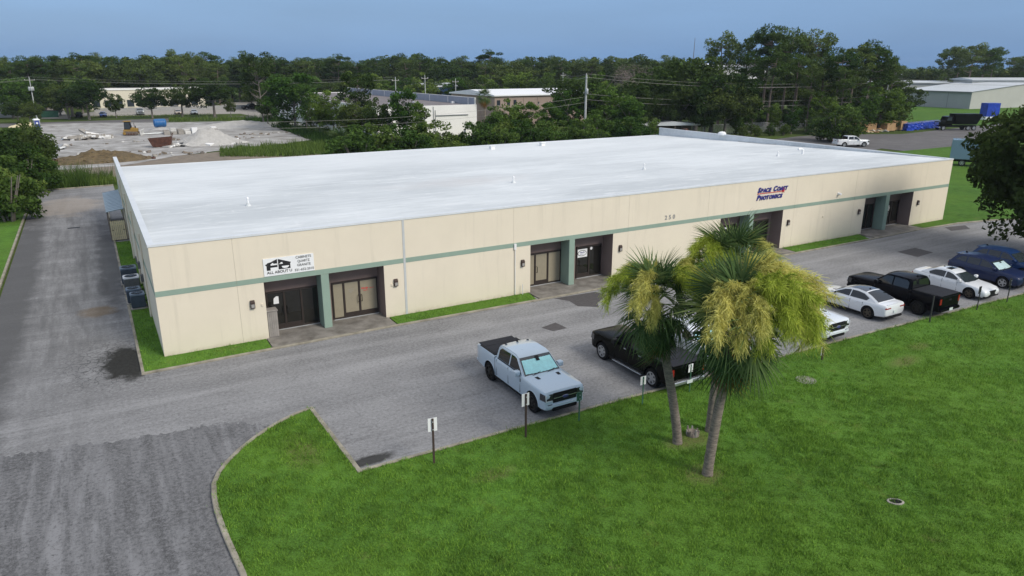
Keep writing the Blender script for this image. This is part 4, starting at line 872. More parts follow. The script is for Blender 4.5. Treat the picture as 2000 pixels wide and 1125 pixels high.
# ------------------------------------------------------------------ vegetation
def np_mesh(name, V, Fq, vals, m):
    """mesh from numpy arrays: verts, faces (n,3) or (n,4), one value 'v' per face"""
    me = bpy.data.meshes.new(name); k = Fq.shape[1]; n = len(Fq)
    me.vertices.add(len(V)); me.vertices.foreach_set('co', V.astype(np.float32).ravel())
    me.loops.add(n*k); me.loops.foreach_set('vertex_index', Fq.astype(np.int32).ravel())
    me.polygons.add(n); me.polygons.foreach_set('loop_start', np.arange(0, n*k, k, dtype=np.int32))
    a = me.attributes.new('v', 'FLOAT', 'FACE'); a.data.foreach_set('value', vals.astype(np.float32))
    me.update(calc_edges=True); me.materials.append(M[m]); return me
def unit(n):
    v = rng.normal(size=(n,3)); return v/np.linalg.norm(v, axis=1, keepdims=True)
def leaf_cards(C, size, vals, aspect=.55, up=0.):
    """one leaf-shaped quad at each centre, turned at random"""
    n = len(C); a = unit(n); b = unit(n); b[:,2] += up; b = np.cross(a, b); b /= np.linalg.norm(b, axis=1, keepdims=True)+1e-9
    s = size*rng.uniform(.6, 1.35, (n,1)) if np.isscalar(size) else size[:,None]*rng.uniform(.7,1.3,(n,1))
    V = np.stack([C-a*s, C-b*s*aspect+a*s*.1, C+a*s, C+b*s*aspect+a*s*.1], 1).reshape(-1,3)
    return V, np.arange(4*n).reshape(-1,4), vals
def clump_cloud(cent, rad, per, flat=.8, shell=.55):
    """points spread in clumps; returns points and a light value (clump value, brighter towards the clump's top)"""
    n = len(cent); d = unit(n*per); r = rng.uniform(shell**3, 1, n*per)**(1/3)
    rr = np.repeat(rad, per); P = d*(r*rr)[:,None]; P[:,2] *= flat
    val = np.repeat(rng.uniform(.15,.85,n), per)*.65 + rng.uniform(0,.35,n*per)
    return np.repeat(cent, per, 0)+P, val
def crown_centres(n, rx, rz, zc, lobes=6, low=-.6):
    L_ = unit(lobes)*np.array([rx*.5, rx*.5, rz*.45]); out = []
    while len(out) < n:
        l = L_[rng.integers(lobes)]; p = l + unit(1)[0]*np.array([rx*.62, rx*.62, rz*.6])*rng.uniform(.55, 1)**.5
        if p[2] > low*rz: out.append(p+np.array([0,0,zc]))
    return np.array(out)
def trunk_mesh(name, h, r, m, bend=.3, limbs=0, lz=.5, ll=3., up=.7, tip=.35):
    mb = MB(); ph = rng.uniform(0, 6.28); top = []
    pts = [(bend*math.sin(ph)*(t**1.5)+.12*math.sin(5*t+ph), bend*math.cos(ph)*(t**1.5)+.12*math.cos(4*t+ph), h*t-.1*(t == 0)) for t in np.linspace(0,1,7)]
    mb.tube(pts, [r*(1.25 if i == 0 else 1-(1-tip)*i/6) for i in range(7)], 7)
    for k in range(limbs):
        t = lz+(1-lz)*rng.uniform(0, .95); i = min(5, int(t*6)); b = Vector(pts[i]).lerp(Vector(pts[i+1]), t*6-i)
        a = rng.uniform(0, 6.28); l = ll*rng.uniform(.6, 1.1)
        e = b+Vector((math.cos(a)*l, math.sin(a)*l, l*up*rng.uniform(.4,1.2))); md = b.lerp(e, .5)+Vector((0,0,-.12*l))
        mb.tube([b, md, e], [r*.34, r*.24, r*.09], 5); top.append(tuple(e))
    return mb.mesh(name, m, 60), np.array(top) if top else np.zeros((0,3))
TREES = {}
def reg(kind, i, tr, cr): TREES.setdefault(kind, []).append((tr, cr))
for i in range(5):      # tall pines, height 1 unit = 18 m
    H_ = 18.; tr, tips = trunk_mesh('trunk', H_*.90, .27, 'bark_pine', .9, 16, .50, 2.6, .35, .3)
    n = 20; a = rng.uniform(0, 6.28, n); t = rng.uniform(.60, 1, n); rr = (1.05-np.abs(t-.80)*2.2)*rng.uniform(1.0, 3.5, n)
    c = np.stack([np.cos(a)*rr, np.sin(a)*rr, H_*t-.4], 1); c = np.vstack([c, tips*[1,1,1]+[0,0,.3]]) ; c = c[c[:,2] > H_*.52]
    P, v = clump_cloud(c, rng.uniform(.75, 1.5, len(c)), 110, .62, .3)
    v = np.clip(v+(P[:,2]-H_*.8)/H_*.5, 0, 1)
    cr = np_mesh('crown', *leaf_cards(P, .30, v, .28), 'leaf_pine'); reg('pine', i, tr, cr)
for i in range(4):      # broad oaks, 12 m
    H_ = 12.; tr, tips = trunk_mesh('trunk', H_*.62, .34, 'bark_oak', .7, 10, .40, 3.6, .8, .45)
    c = crown_centres(85, 6.0, 4.6, H_*.60, 7, -.75)
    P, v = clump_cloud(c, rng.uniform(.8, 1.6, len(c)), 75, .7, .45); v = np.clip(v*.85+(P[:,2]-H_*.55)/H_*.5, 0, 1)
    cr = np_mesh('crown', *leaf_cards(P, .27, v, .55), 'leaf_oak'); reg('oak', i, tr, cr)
for i in range(4):      # lighter leafy trees, 10 m
    H_ = 10.; tr, tips = trunk_mesh('trunk', H_*.75, .20, 'bark_oak', .6, 9, .35, 2.4, 1., .3)
    c = crown_centres(60, 3.5, 5.0, H_*.58, 6, -.9)
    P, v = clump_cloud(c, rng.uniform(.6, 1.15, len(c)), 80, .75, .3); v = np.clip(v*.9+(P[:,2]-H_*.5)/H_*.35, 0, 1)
    cr = np_mesh('crown', *leaf_cards(P, .22, v, .55), 'leaf_bright'); reg('leafy', i, tr, cr)
for i in range(5):      # shrubs, 5 m
    H_ = 5.; mb = MB()
    for k in range(6): a = rng.uniform(0,6.28); mb.tube([(0.25*math.cos(a),.25*math.sin(a),-.1),(math.cos(a)*.7,math.sin(a)*.7,1.8),(math.cos(a)*1.2,math.sin(a)*1.2,3.4)], [.09,.07,.03], 5)
    tr = mb.mesh('trunk', 'bark_oak', 60)
    c = crown_centres(55, 2.6, 2.7, 2.4, 6, -.95)
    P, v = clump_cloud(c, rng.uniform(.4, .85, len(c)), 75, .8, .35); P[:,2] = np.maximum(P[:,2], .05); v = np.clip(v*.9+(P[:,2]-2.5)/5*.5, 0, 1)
    cr = np_mesh('crown', *leaf_cards(P, .17, v, .5), 'leaf_shrub'); reg('shrub', i, tr, cr)
for i in range(2):      # thin half bare trees, 12 m
    H_ = 12.; tr, tips = trunk_mesh('trunk', H_*.95, .2, 'bark_oak', .9, 26, .35, 2.6, .9, .2)
    P, v = clump_cloud(tips+[0,0,.2], rng.uniform(.8,1.5,len(tips)), 150, .7, .2)
    cr = np_mesh('crown', *leaf_cards(P, .24, v, .45), 'leaf_oak'); reg('thin', i, tr, cr)
_cnt = {}
BASEH = dict(pine=18., oak=12., leafy=10., shrub=5., thin=12.)
def tree(kind, x, y, h, wide, label, group, name=None, cat='tree', var=None):
    k = _cnt.get(kind, 0) if var is None else var; _cnt[kind] = k+1; tr, cr = TREES[kind][k % len(TREES[kind])]
    o = thing(name or {'pine':'pine_tree','oak':'oak_tree','leafy':'leafy_tree','shrub':'shrub','thin':'thin_tree'}[kind], label, cat, (x,y,-.06), random.uniform(0, 6.28), group)
    s = h/BASEH[kind]; o.scale = (s*wide, s*wide, s)
    link('trunk', tr, o); link('crown', cr, o); return o
def ptree(kind, px, d, top, wide, label, group, **kw):
    x, y = at(px, d); return tree(kind, x, y, HT(px, top, d)*1.0, wide, label, group, **kw)

# --- cabbage palms
def frond_mesh(name, R0, n, droop, m, fold=.35, jitter=.10, half_open=1.9):
    """fan of narrow pointed leaflets on a ribbed petiole, tip towards +x, hanging down along its length"""
    V = []; Fq = []; vals = []
    pet = R0*.9
    ctrl = lambda t: Vector((pet*t, 0, .10*pet*math.sin(t*2.2)-.12*pet*t*t))
    base = ctrl(1.)
    for t0, t1 in ((0,.35),(.35,.7),(.7,1.)):
        a, b = ctrl(t0), ctrl(t1); o = len(V); w_ = .022
        V += [a+Vector((0,w_,0)), a+Vector((0,-w_,0)), b+Vector((0,-w_,0)), b+Vector((0,w_,0))]; Fq.append((o,o+1,o+2,o+3)); vals.append(.7)
    for i in range(n):
        u = (i+.5)/n*2-1; a = u*half_open; L_ = R0*(1-.28*abs(u)**1.5)*random.uniform(.9,1.08)
        d = Vector((math.cos(a), math.sin(a), fold*abs(u)-.1+random.uniform(-jitter,jitter))).normalized()
        sd = Vector((-math.sin(a), math.cos(a), 0)); w_ = R0*.026; val = random.uniform(.1,1)
        pts = []; st = base.copy() - Vector((.10*R0*(1-abs(u)),0,0)); S = 5
        for k in range(S+1):
            t = k/S; p = st + d*L_*t + Vector((0,0,-droop*L_*t**2.4)); pts.append(p)
        for k in range(S):
            t0, t1 = k/S, (k+1)/S; w0 = w_*(.45+t0*1.1 if t0 < .5 else (1-t0)*1.9+.05); w1 = w_*(.45+t1*1.1 if t1 < .5 else (1-t1)*1.9+.02)
            o = len(V); V += [pts[k]+sd*w0, pts[k]-sd*w0, pts[k+1]-sd*w1, pts[k+1]+sd*w1]; Fq.append((o,o+1,o+2,o+3)); vals.append(val)
    return np_mesh(name, np.array([tuple(v) for v in V]), np.array(Fq), np.array(vals), m)
def flower_mesh(name, L_, m, n=2600):
    """long arching branched flower stalk: a feathery plume"""
    V = []; Fq = []; vals = []
    def strand(p, d, l, w_, val, sag):
        q = p
        for k in range(3):
            t0, t1 = k/3, (k+1)/3; p0 = p+d*l*t0+Vector((0,0,-sag*l*t0*t0)); p1 = p+d*l*t1+Vector((0,0,-sag*l*t1*t1))
            s = d.cross(Vector((random.uniform(-1,1),random.uniform(-1,1),random.uniform(-1,1)))).normalized()*w_*(1-.25*k)
            o = len(V); V.extend([p0+s, p0-s, p1-s*.7, p1+s*.7]); Fq.append((o,o+1,o+2,o+3)); vals.append(val)
    ax = lambda t: Vector((L_*.92*math.sin(t*1.55), 0, L_*.50*math.sin(t*2.5)-L_*.62*t*t))
    for k in range(8): strand(ax(k/8), (ax((k+1)/8)-ax(k/8)).normalized(), (ax((k+1)/8)-ax(k/8)).length, .018, .3, 0)
    nb = 30
    for b in range(nb):
        t = .38+.62*b/nb; p = ax(t); tan = (ax(min(1.05,t+.03))-ax(t-.03)).normalized()
        side = tan.orthogonal().normalized(); side = Matrix.Rotation(random.uniform(0,6.28), 3, tan) @ side
        d = (tan*.7+side*.9+Vector((0,0,-.15))).normalized(); bl = L_*.27*random.uniform(.7,1.25)*(1.2-.5*t)
        strand(p, d, bl, .010, .35, .35)
        val0 = random.uniform(.2,.8)
        for k in range(n//nb):
            u = random.uniform(.12,1); q = p+d*bl*u+Vector((0,0,-.35*bl*u*u))
            dd = (d*.5+Vector((random.gauss(0,1),random.gauss(0,1),random.gauss(0,1))).normalized()).normalized()
            strand(q, dd, random.uniform(.10,.24)*L_/1.6, .0075, min(1,max(0,val0+random.uniform(-.3,.35))), .5)
    return np_mesh(name, np.array([tuple(v) for v in V]), np.array(Fq), np.array(vals), m)
FR = [frond_mesh('frond', 1.0, 34, d, 'frond', f, .16, 2.1) for d, f in ((.22,.30),(.36,.40),(.55,.35),(.80,.30),(.30,.5))]
FO = [frond_mesh('frond', .9, 30, d, 'frond_old', .3, .2, 1.6) for d in (.9,1.1)]
FM = [frond_mesh('frond', .98, 34, d, 'frond', .3, .2) for d in (1.0,1.2)]
FL = [flower_mesh('flower_plume', 1.7, m) for m in ('flower_green','flower_gold','flower_green','flower_gold')]
def palm(label, base, neck, bend, r0, r1, nf, plumes, size=1., seed=1, old=6, skirt=10):
    rnd = random.Random(seed)
    o = thing('cabbage_palm', label, 'palm', (base[0],base[1],.05))
    nk = Vector((neck[0]-base[0], neck[1]-base[1], neck[2]-.05)); pts = []
    for k in range(25): t = k/24; pts.append((nk.x*(t**bend), nk.y*(t**bend), nk.z*t-.1*(k == 0)))
    MB().tube(pts, [(r1+(r0-r1)*(1-k/24)**1.3)*(1.18 if k == 0 else 1)*(1+.035*(k % 2)) for k in range(25)], 14).build('trunk', 'bark_palm', o, smooth=60)
    # boots of cut fronds under the crown
    for k in range(14):
        a = k*2.4; z = nk.z-.75+.06*k; MB().tube([(nk.x+r1*.7*math.cos(a),nk.y+r1*.7*math.sin(a),z),(nk.x+(r1+.16)*math.cos(a),nk.y+(r1+.16)*math.sin(a),z+.22)], [.07,.035], 5).build('frond_stub', 'bark_palm', o)
    for k in range(nf):
        az = k*2.39996+rnd.uniform(-.2,.2); e = 1-k/(nf-1)             # 1 = youngest, upright
        el = R(80)*e**1.0 - R(52)*(1-e) + rnd.uniform(-.14,.14)
        me = FR[0] if e > .75 else FR[4] if e > .55 else FR[1] if e > .35 else FR[2] if e > .18 else FR[3]
        f = link('frond', me, o, nk+Vector((0,0,.05+.45*e)), (rnd.uniform(-.8,.8), -el, az)); s = size*rnd.uniform(.88,1.12); f.scale = (s,s,s)
    for k in range(skirt):
        az = rnd.uniform(0,6.28); f = link('frond', FM[k % 2], o, nk+Vector((0,0,-.15)), (rnd.uniform(-.4,.4), R(rnd.uniform(48,72)), az)); s = size*rnd.uniform(.8,1.0); f.scale = (s,s,s)
    for k in range(old):
        az = rnd.uniform(0,6.28); f = link('frond', FO[k % 2], o, nk+Vector((0,0,-.3)), (rnd.uniform(-.4,.4), R(rnd.uniform(66,82)), az)); s = size*rnd.uniform(.75,1.0); f.scale = (s,s,s); f['label'] = 'dry brown frond'
    for az, el, s, kind in plumes:
        f = link('flower_plume', FL[kind], o, nk+Vector((0,0,.35)), (0, -R(el), R(az))); f.scale = (s*size,s*size,s*size)
    return o
# azimuths: the camera looks along +y turned 30 degrees to +x, so 240 degrees faces it
palm('slimmest cabbage palm with yellow green plumes, trunk leaning from a bare patch', (16.03,-19.06), (15.05,-18.5,5.35), 1.25, .175, .145, 32, [(150,24,1.05,0),(205,30,1.05,1),(222,12,.9,1),(285,30,1.15,0),(315,32,1.2,1),(330,18,1.1,0),(90,40,1.0,1)], 1.05, 3, 5, 5)
palm('tallest cabbage palm with pale lower trunk and golden plumes', (15.41,-21.25), (15.86,-21.45,5.5), 1.3, .18, .15, 38, [(205,24,1.1,1),(225,14,.95,1),(240,30,1.05,1),(252,12,.95,0),(268,32,1.15,0),(290,24,1.3,0),(305,10,1.15,1),(318,38,1.3,1),(332,20,1.25,1),(348,34,1.3,1),(15,45,1.2,1),(340,4,1.1,0)], 1.2, 5, 12, 5)
palm('cabbage palm with dark trunk standing between the other two', (17.76,-18.98), (17.95,-19.1,6.35), 1.1, .17, .15, 34, [(170,24,1.0,0),(200,14,1.0,0),(225,10,.9,0),(345,30,.9,1)], 1.12, 9, 4, 5)
o = thing('stump', 'small pale tree stump between the palm trunks', 'stump', (16.94,-18.9,.05))
MB().lathe([(.26,-.05),(.24,.12),(.22,.2),(.15,.22),(.05,.16)], 11).build('bole', 'wood_grey', o)
for k in range(7): a = k*.9; MB().tube([(.2*math.cos(a),.2*math.sin(a),.05),(.24*math.cos(a),.24*math.sin(a),.26+.04*(k % 3))], [.06,.03], 5).build('root', 'concrete' if k % 2 else 'wood_grey', o)
def small_palm(x, y, h, label, name='palmetto', size=1.4, nf=26, old=8, group=None):
    rnd = random.Random(int(x*7)); o = thing(name, label, 'palm', (x,y,0), 0, group)
    MB().tube([(0,0,-.1),(.1,0,h*.5),(.05,.1,h)], [.22,.2,.2], 8).build('trunk', 'bark_palm', o)
    for k in range(nf):
        e = 1-k/(nf-1); f = link('frond', FR[min(4,int((1-e)*5))] if e < .6 else FR[0], o, (.05,.1,h), (rnd.uniform(-.4,.4), -(R(80)*e-R(55)*(1-e)), k*2.4)); f.scale = (size,)*3
    for k in range(old): f = link('frond', FO[k % 2], o, (.05,.1,h-.2), (rnd.uniform(-.4,.4), R(rnd.uniform(20,80)), rnd.uniform(0,6.28))); f.scale = (size,)*3
    return o

# ------------------------------------------------------------------ behind the building: houses
def far_windows(b, rects, y, face='y', m='far_glass'):
    for (a0, a1, z0, z1) in rects:
        w_ = (MB().box(a0, a1, y-.06, y-.02, z0, z1) if face == 'y' else MB().box(y-.06, y-.02, a0, a1, z0, z1)).build('window', m, b)
        (MB().box(a0-.1, a1+.1, y-.12, y-.001, z0-.14, z0-.001) if face == 'y' else MB().box(y-.12, y-.001, a0-.1, a1+.1, z0-.14, z0-.001)).build('sill', 'concrete', w_)
# white flat-roofed building with brown roof
wb_y = 96.
p0 = F(735,209,wb_y); p1 = F(931,204,wb_y); p2 = G(597,181,(p0[2]+p1[2])/2)
hW = (p0[2]+p1[2])/2; xW0, xW1, yW1 = p0[0], p1[0], p2[1]
Bw = thing('white_building', 'white block building with brown flat roof behind the shrubs', 'building', (0,0,0))
MB().box(xW0, xW1, wb_y, wb_y+.3, -.1, hW).build('wall', 'far_white', Bw); MB().box(xW0, xW0+.3, wb_y+.3, yW1, -.1, hW).build('wall', 'far_white', Bw)
MB().box(xW1-.3, xW1, wb_y+.3, yW1, -.1, hW+1.3).build('wall', 'far_white', Bw); MB().box(xW0+.3, xW1-.3, yW1-.3, yW1, -.1, hW).build('wall', 'far_white', Bw)
MB().box(xW0+.3, xW1-.3, wb_y+.3, yW1-.3, hW-.5, hW-.15).build('roof', 'roof_brown', Bw)
MB().box(xW1-.32, xW1-.301, wb_y+.4, yW1-.4, hW-.15, hW+1.25).build('parapet', 'parapet_blue', Bw)
for i in range(8): y = wb_y+3+i*(yW1-wb_y-6)/8; MB().box(xW1-.46, xW1-.33, y, y+.14, hW-.14, hW+1.1).build('parapet_stay', 'far_white', Bw)
far_windows(Bw, [(y, y+1.3, 1.2, 2.4) for y in np.arange(wb_y+5, yW1-4, 5.)], xW0, 'x')
for k in range(4): MB().box(xW0+6+k*7, xW0+6.7+k*7, wb_y+9+4*(k % 2), wb_y+9.7+4*(k % 2), hW-.15, hW+.25).build('roof_vent', 'white_plastic', Bw)
MB().lathe([(.45,-.06),(.5,-.02),(.3,-.01)], 16, 'y', (xW1-13.5,wb_y-.02,hW-1.9)).build('wall_fan', 'metal_grey', Bw, smooth=40); MB().box(xW1-12.8,xW1-12.2,wb_y-.25,wb_y-.01,hW-1.5,hW-1.1).build('vent_hood', 'dark_frame', Bw)
for x, t in ((xW1-11.6, hW-.8),(xW1-9.6,hW-.2),(xW1-9.2,hW-.9)): MB().tube([(x,wb_y-.08,.2),(x,wb_y-.08,t)], .07, 6).build('conduit', 'metal_grey', Bw)
MB().box(xW1-9, xW1-2, wb_y-.2, wb_y-.01, hW-2.0, hW-1.85).build('pipe_run', 'metal_grey', Bw)
# tan building with white roof
ty = 118.; a = F(966,182,ty); b = F(1112,191,ty); hT = (a[2]+b[2])/2
Bt = thing('tan_building', 'tan metal building with white pitched roof', 'building'); ax, bx = a[0], b[0]+6
MB().box(ax, bx, ty, ty+.3, -.1, hT).build('wall', 'far_tan', Bt); MB().box(ax, ax+.3, ty+.3, ty+24, -.1, hT).build('wall', 'far_tan', Bt); MB().box(bx-.3, bx, ty+.3, ty+24, -.1, hT).build('wall', 'far_tan', Bt)
MB().prism([(ty-.5,hT+.02),(ty+24.5,hT+.02),(ty+24.5,hT+.3),(ty+12,hT+1.3),(ty-.5,hT+.3)], ax-.4, bx+.4, 'x').build('roof', 'roof_far_white', Bt)
far_windows(Bt, [(ax+.6,ax+1.5,hT-2.1,hT-.9),(ax+3.4,ax+4.2,hT-2.1,hT-.9),(ax+5.2,ax+6.0,hT-2.1,hT-.9),(ax+12.0,ax+12.5,hT-2,hT-1.5)], ty)
for x in np.arange(ax+8, bx-2, 4.): MB().box(x, x+.12, ty-.08, ty-.001, 0, hT).build('wall_rib', 'far_tan', Bt)
# blue shed
bp = F(862,183,190); Bb = thing('blue_building', 'low blue building with pale roof among the trees', 'building'); x0, x1 = F(831,170,190)[0], F(893,170,190)[0]; hb = F(862,170,190)[2]
MB().box(x0, x1, 190, 205, -.1, hb).build('wall', 'far_blue', Bb); MB().prism([(189.5,hb+.01),(205.5,hb+.01),(205.5,hb+.4),(197,hb+1.2),(189.5,hb+.3)], x0-.5, x1+.5, 'x').build('roof', 'roof_grey', Bb)
MB().box(x0+3, x0+4.2, 189.9, 189.99, 0, 2.3).build('door', 'far_white', Bb)
# cream office far left
by_ = 240.; x0, x1 = F(174,205,by_)[0], F(402,205,by_)[0]; ho_ = F(240,176,by_)[2]
Bo = thing('cream_office', 'long cream office with a row of dark windows', 'building')
MB().box(x0, x1, by_, by_+22, -.1, ho_).build('wall', 'far_cream', Bo); MB().box(x0-.2, x1+.2, by_-.2, by_+22.2, ho_+.001, ho_+.25).build('coping', 'far_white', Bo)
far_windows(Bo, [(x, x+2.0, .9, 3.0) for x in np.arange(x0+1.2, x1-3, 3.3)], by_)
MB().box(x0+24, x0+26.5, by_-.1, by_-.01, 0, 2.6).build('door', 'far_glass', Bo)
o = thing('garden_wall', 'low grey block wall before the cream office', 'wall'); yw = 222.
for i in range(22): xx = x0+1+i*2.3; MB().box(xx, xx+2.27, yw, yw+.2, -.1, 1.35).build('panel', 'block_grey', o)
# house far left
hx, hy = at(30, 250); o = thing('grey_house', 'grey low house with pale roof at the far left', 'house', (hx-9,hy,0))
MB().box(-8,8,0,10,-.1,3.4).build('wall', 'block_grey', o); MB().prism([(-9,3.41),(9,3.41),(8.6,3.7),(0,5.4),(-8.6,3.7)], -1, 11, 'y').build('roof', 'roof_grey', o)
for x in (-5,0,4): MB().box(x,x+1.6,-.06,-.01,.9,2.4).build('window', 'far_glass', o)
# metal hall, right
ra = G(1765,206); rb = G(1893,213); hh = HT(1765,175,np.hypot(ra[0]-CX, ra[1]-CY))
Bh = thing('metal_hall', 'grey metal hall with pale low-pitched roof', 'building'); u = Vector((rb[0]-ra[0], rb[1]-ra[1])); wl = u.length; u.normalize(); n_ = Vector((-u.y, u.x)) if (-u.y*1+u.x*0) > 0 else Vector((u.y,-u.x))
n_ = Vector((u.y,-u.x)); n_ = n_ if n_.dot(Vector((ra[0]-CX, ra[1]-CY))) > 0 else -n_
def hp(s, t, z): q = Vector((ra[0],ra[1]))+u*s+n_*t; return (q.x,q.y,z)
dp = 62.
MB().add([hp(0,0,-.1),hp(wl,0,-.1),hp(wl,0,hh),hp(0,0,hh)],[(0,1,2,3)]).build('wall','hangar_wall',Bh); MB().add([hp(wl,0,-.1),hp(wl,dp,-.1),hp(wl,dp,hh),hp(wl,dp/2,hh+2.4),hp(wl,0,hh)],[(0,1,2,3,4)]).build('end_wall','hall_end',Bh)
MB().add([hp(0,0,-.1),hp(0,dp,-.1),hp(0,dp,hh),hp(0,dp/2,hh+2.4),hp(0,0,hh)],[(4,3,2,1,0)]).build('end_wall','hangar_wall',Bh)
MB().add([hp(-.4,-.5,hh),hp(wl+.4,-.5,hh),hp(wl+.4,dp/2,hh+2.6),hp(-.4,dp/2,hh+2.6),hp(wl+.4,dp+.5,hh),hp(-.4,dp+.5,hh)],[(0,1,2,3),(3,2,4,5)]).build('roof','roof_grey',Bh)
MB().add([hp(-.4,-.52,hh-.35),hp(wl+.4,-.52,hh-.35),hp(wl+.4,-.52,hh-.01),hp(-.4,-.52,hh-.01)],[(0,1,2,3)]).build('eave_trim','hangar_trim',Bh)
for k in range(1,24):
    s = wl*k/24; wd = .10 if k % 8 == 0 else .03; MB().add([hp(s-wd,-.05,0),hp(s+wd,-.05,0),hp(s+wd,-.05,hh),hp(s-wd,-.05,hh)],[(0,1,2,3)]).build('wall_rib' if k % 8 else 'downpipe','hangar_trim' if k % 8 == 0 else 'hangar_wall',Bh)
for lab, px, d, w2, top, cat_ in (('long pale roof behind the metal hall',1860,330,70,158,'building'),('pale green gabled roof beyond the metal hall',1790,380,28,143,'building'),('pale gable roof at the right edge beyond the hall',1985,330,30,152,'building'),('white building glimpsed between the tall pines',1440,230,18,124,'building')):
    x, y = at(px, d); h_ = HT(px, top, d); o = thing('far_building', lab, cat_, (x,y,0), -YAW)
    MB().box(-w2/2,w2/2,0,14,-.1,h_-.9).build('wall', 'far_white' if 'white' in lab else 'hangar_wall', o)
    MB().prism([(-.5,h_-.89),(14.5,h_-.89),(14.5,h_-.6),(7,h_),(-.5,h_-.6)], -w2/2-.4, w2/2+.4, 'x').build('roof', 'roof_far_white' if 'white' in lab else 'roof_grey', o)

# ------------------------------------------------------------------ utility poles and wires
POLE = {}
def upole(key, x, y, h, label, m='pole_concrete', rot=0., cans=2, lamp=False, r=.17):
    o = thing('utility_pole', label, 'utility pole', (x,y,0), rot)
    MB().tube([(0,0,-.1),(0,0,h)], [r,r*.62], 10).build('pole', m, o, smooth=40)
    MB().box(-1.2,1.2,-.06,.06,h-.75,h-.63).build('crossarm', 'pole_wood', o)
    for x_ in (-1.1,0,1.1): MB().lathe([(.05,0),(.07,.06),(.04,.12),(.06,.18),(.03,.24)], 8, c=(x_,0,h-.63 if x_ else h)).build('insulator', 'ink_pale', o)
    for k in range(cans):
        a = (0, math.pi, math.pi*1.5)[k]; c = (.42*math.cos(a), .42*math.sin(a)-.12, h-3.4)
        t = MB().lathe([(.24,0),(.27,.05),(.27,.85),(.22,.95),(.08,.99)], 14, c=c).build('transformer', 'galvanised', o, smooth=40)
        MB().tube([(c[0],c[1],c[2]+.95),(c[0],c[1],c[2]+1.25)], .04, 6).build('bushing', 'pole_wood', t); MB().box(min(0,c[0]),max(0,c[0]),c[1]-.03,c[1]+.03,c[2]+.4,c[2]+.48).build('bracket', 'metal_grey', t)
    if lamp:
        MB().tube([(0,0,h-4.0),(-.5,-.7,h-3.8),(-.8,-1.1,h-3.85)], .035, 6).build('lamp_arm', 'metal_grey', o); hd = MB().lathe([(.28,0),(.24,.2),(.1,.3)], 14, c=(-.8,-1.1,h-4.0)).build('lamp_head', 'metal_grey', o, smooth=40)
        MB().lathe([(.05,-.22),(.2,-.14),(.24,0)], 14, c=(-.8,-1.1,h-4.0)).build('lamp_glass', 'lamp_lit', hd, smooth=60)
    POLE[key] = (Vector((x,y,0)), rot, h); return o
def wire(p, q, sag, label, r=.018, group='overhead wires'):
    p, q = Vector(p), Vector(q); n = 14
    o = MB().tube([p.lerp(q, t)+Vector((0,0,-sag*4*t*(1-t))) for t in np.linspace(0,1,n+1)], r, 4).build('overhead_wire', 'pole_wood', None); tag(o, label, 'wire', group)
def armp(key, i, dz=0.): b, rot, h = POLE[key]; dx = (-1.1,0,1.1)[i]; return Vector((b.x+dx*math.cos(rot), b.y+dx*math.sin(rot), h-.42+(.62 if i == 1 else 0)+dz))
d2 = 138.; x2, y2 = at(1146, d2); h2 = HT(1148, 146, d2)
upole('mid', x2, y2, h2, 'concrete utility pole with two transformers above the white roof', rot=R(60), cans=2, r=.26)
pg = G(1722,250); upole('right', pg[0], pg[1], 10.9, 'utility pole with lit amber lamp by the brown crates', rot=R(70), cans=2, lamp=True)
pl = G(72,232); upole('left', pl[0], pl[1], 10.8, 'grey utility pole with transformers beside the blue toilet', rot=R(5), cans=3)
xe, ye = at(-180, 225); upole('offleft', xe, ye, 10.8, 'utility pole beyond the left edge of the view', rot=R(5), cans=0)
xe, ye = at(2250, 215); upole('offright', xe, ye, 10.8, 'utility pole beyond the right edge of the view', rot=R(70), cans=0)
for i, (px, d, tp) in enumerate(((771,200,152),(829,205,148),(1100,240,143),(889,215,155))):
    x, y = at(px, d); upole('far%d' % i, x, y, HT(px, tp, d), ['thin utility pole behind the white building roof','thin utility pole left of the blue building','thin utility pole behind the tan building','thin utility pole right of the blue building'][i], cans=0, r=.15, rot=R(20))
for i in range(3):
    wire(armp('mid',i), armp('right',i), 1.6, 'overhead wire between the concrete pole and the lamp pole'); wire(armp('left',i), armp('offleft',i), .8, 'overhead wire running left from the pole with three transformers')
    wire(armp('right',i), armp('offright',i), .8, 'overhead wire running right from the lamp pole'); wire(armp('left',i), armp('far0',i), 1.2, 'overhead wire along the street past the cream office'); wire(armp('mid',i), armp('far2',i), .8, 'overhead wire crossing above the tan building')
for k, dz in enumerate((-3.6,-4.6)): wire(armp('mid',1,dz), armp('right',1,dz), 1.4, 'lower telephone cable between the concrete pole and the lamp pole', .025); wire(armp('mid',1,dz-.5), (18,84,5.4-k), 1.2, 'low telephone cable before the white building', .02)
MB().tube([(.34,-.1,0),(.30,-.1,h2-5.2)], .09, 8).build('riser_pipe', 'galvanised', [q for q in bpy.data.objects if q.get('label','').startswith('concrete utility pole')][0])
x, y = at(905, 112); o = thing('meter_post', 'thin grey post with a small box behind the roof edge', 'post', (x,y,0)); MB().tube([(0,0,-.1),(0,0,4.6)], .05, 6).build('post', 'galvanised', o); MB().box(-.15,.15,-.12,.0,4.0,4.5).build('box', 'galvanised', o)
x, y = at(1353, 168); h_ = HT(1353, 74, 168); o = MB().tube([(x,y,0),(x,y,h_*.7),(x+.1,y,h_)], [.16,.1,.04], 6).build('dead_snag', 'bark_oak'); tag(o, 'bare dead pine stem above the dark oaks', 'tree')

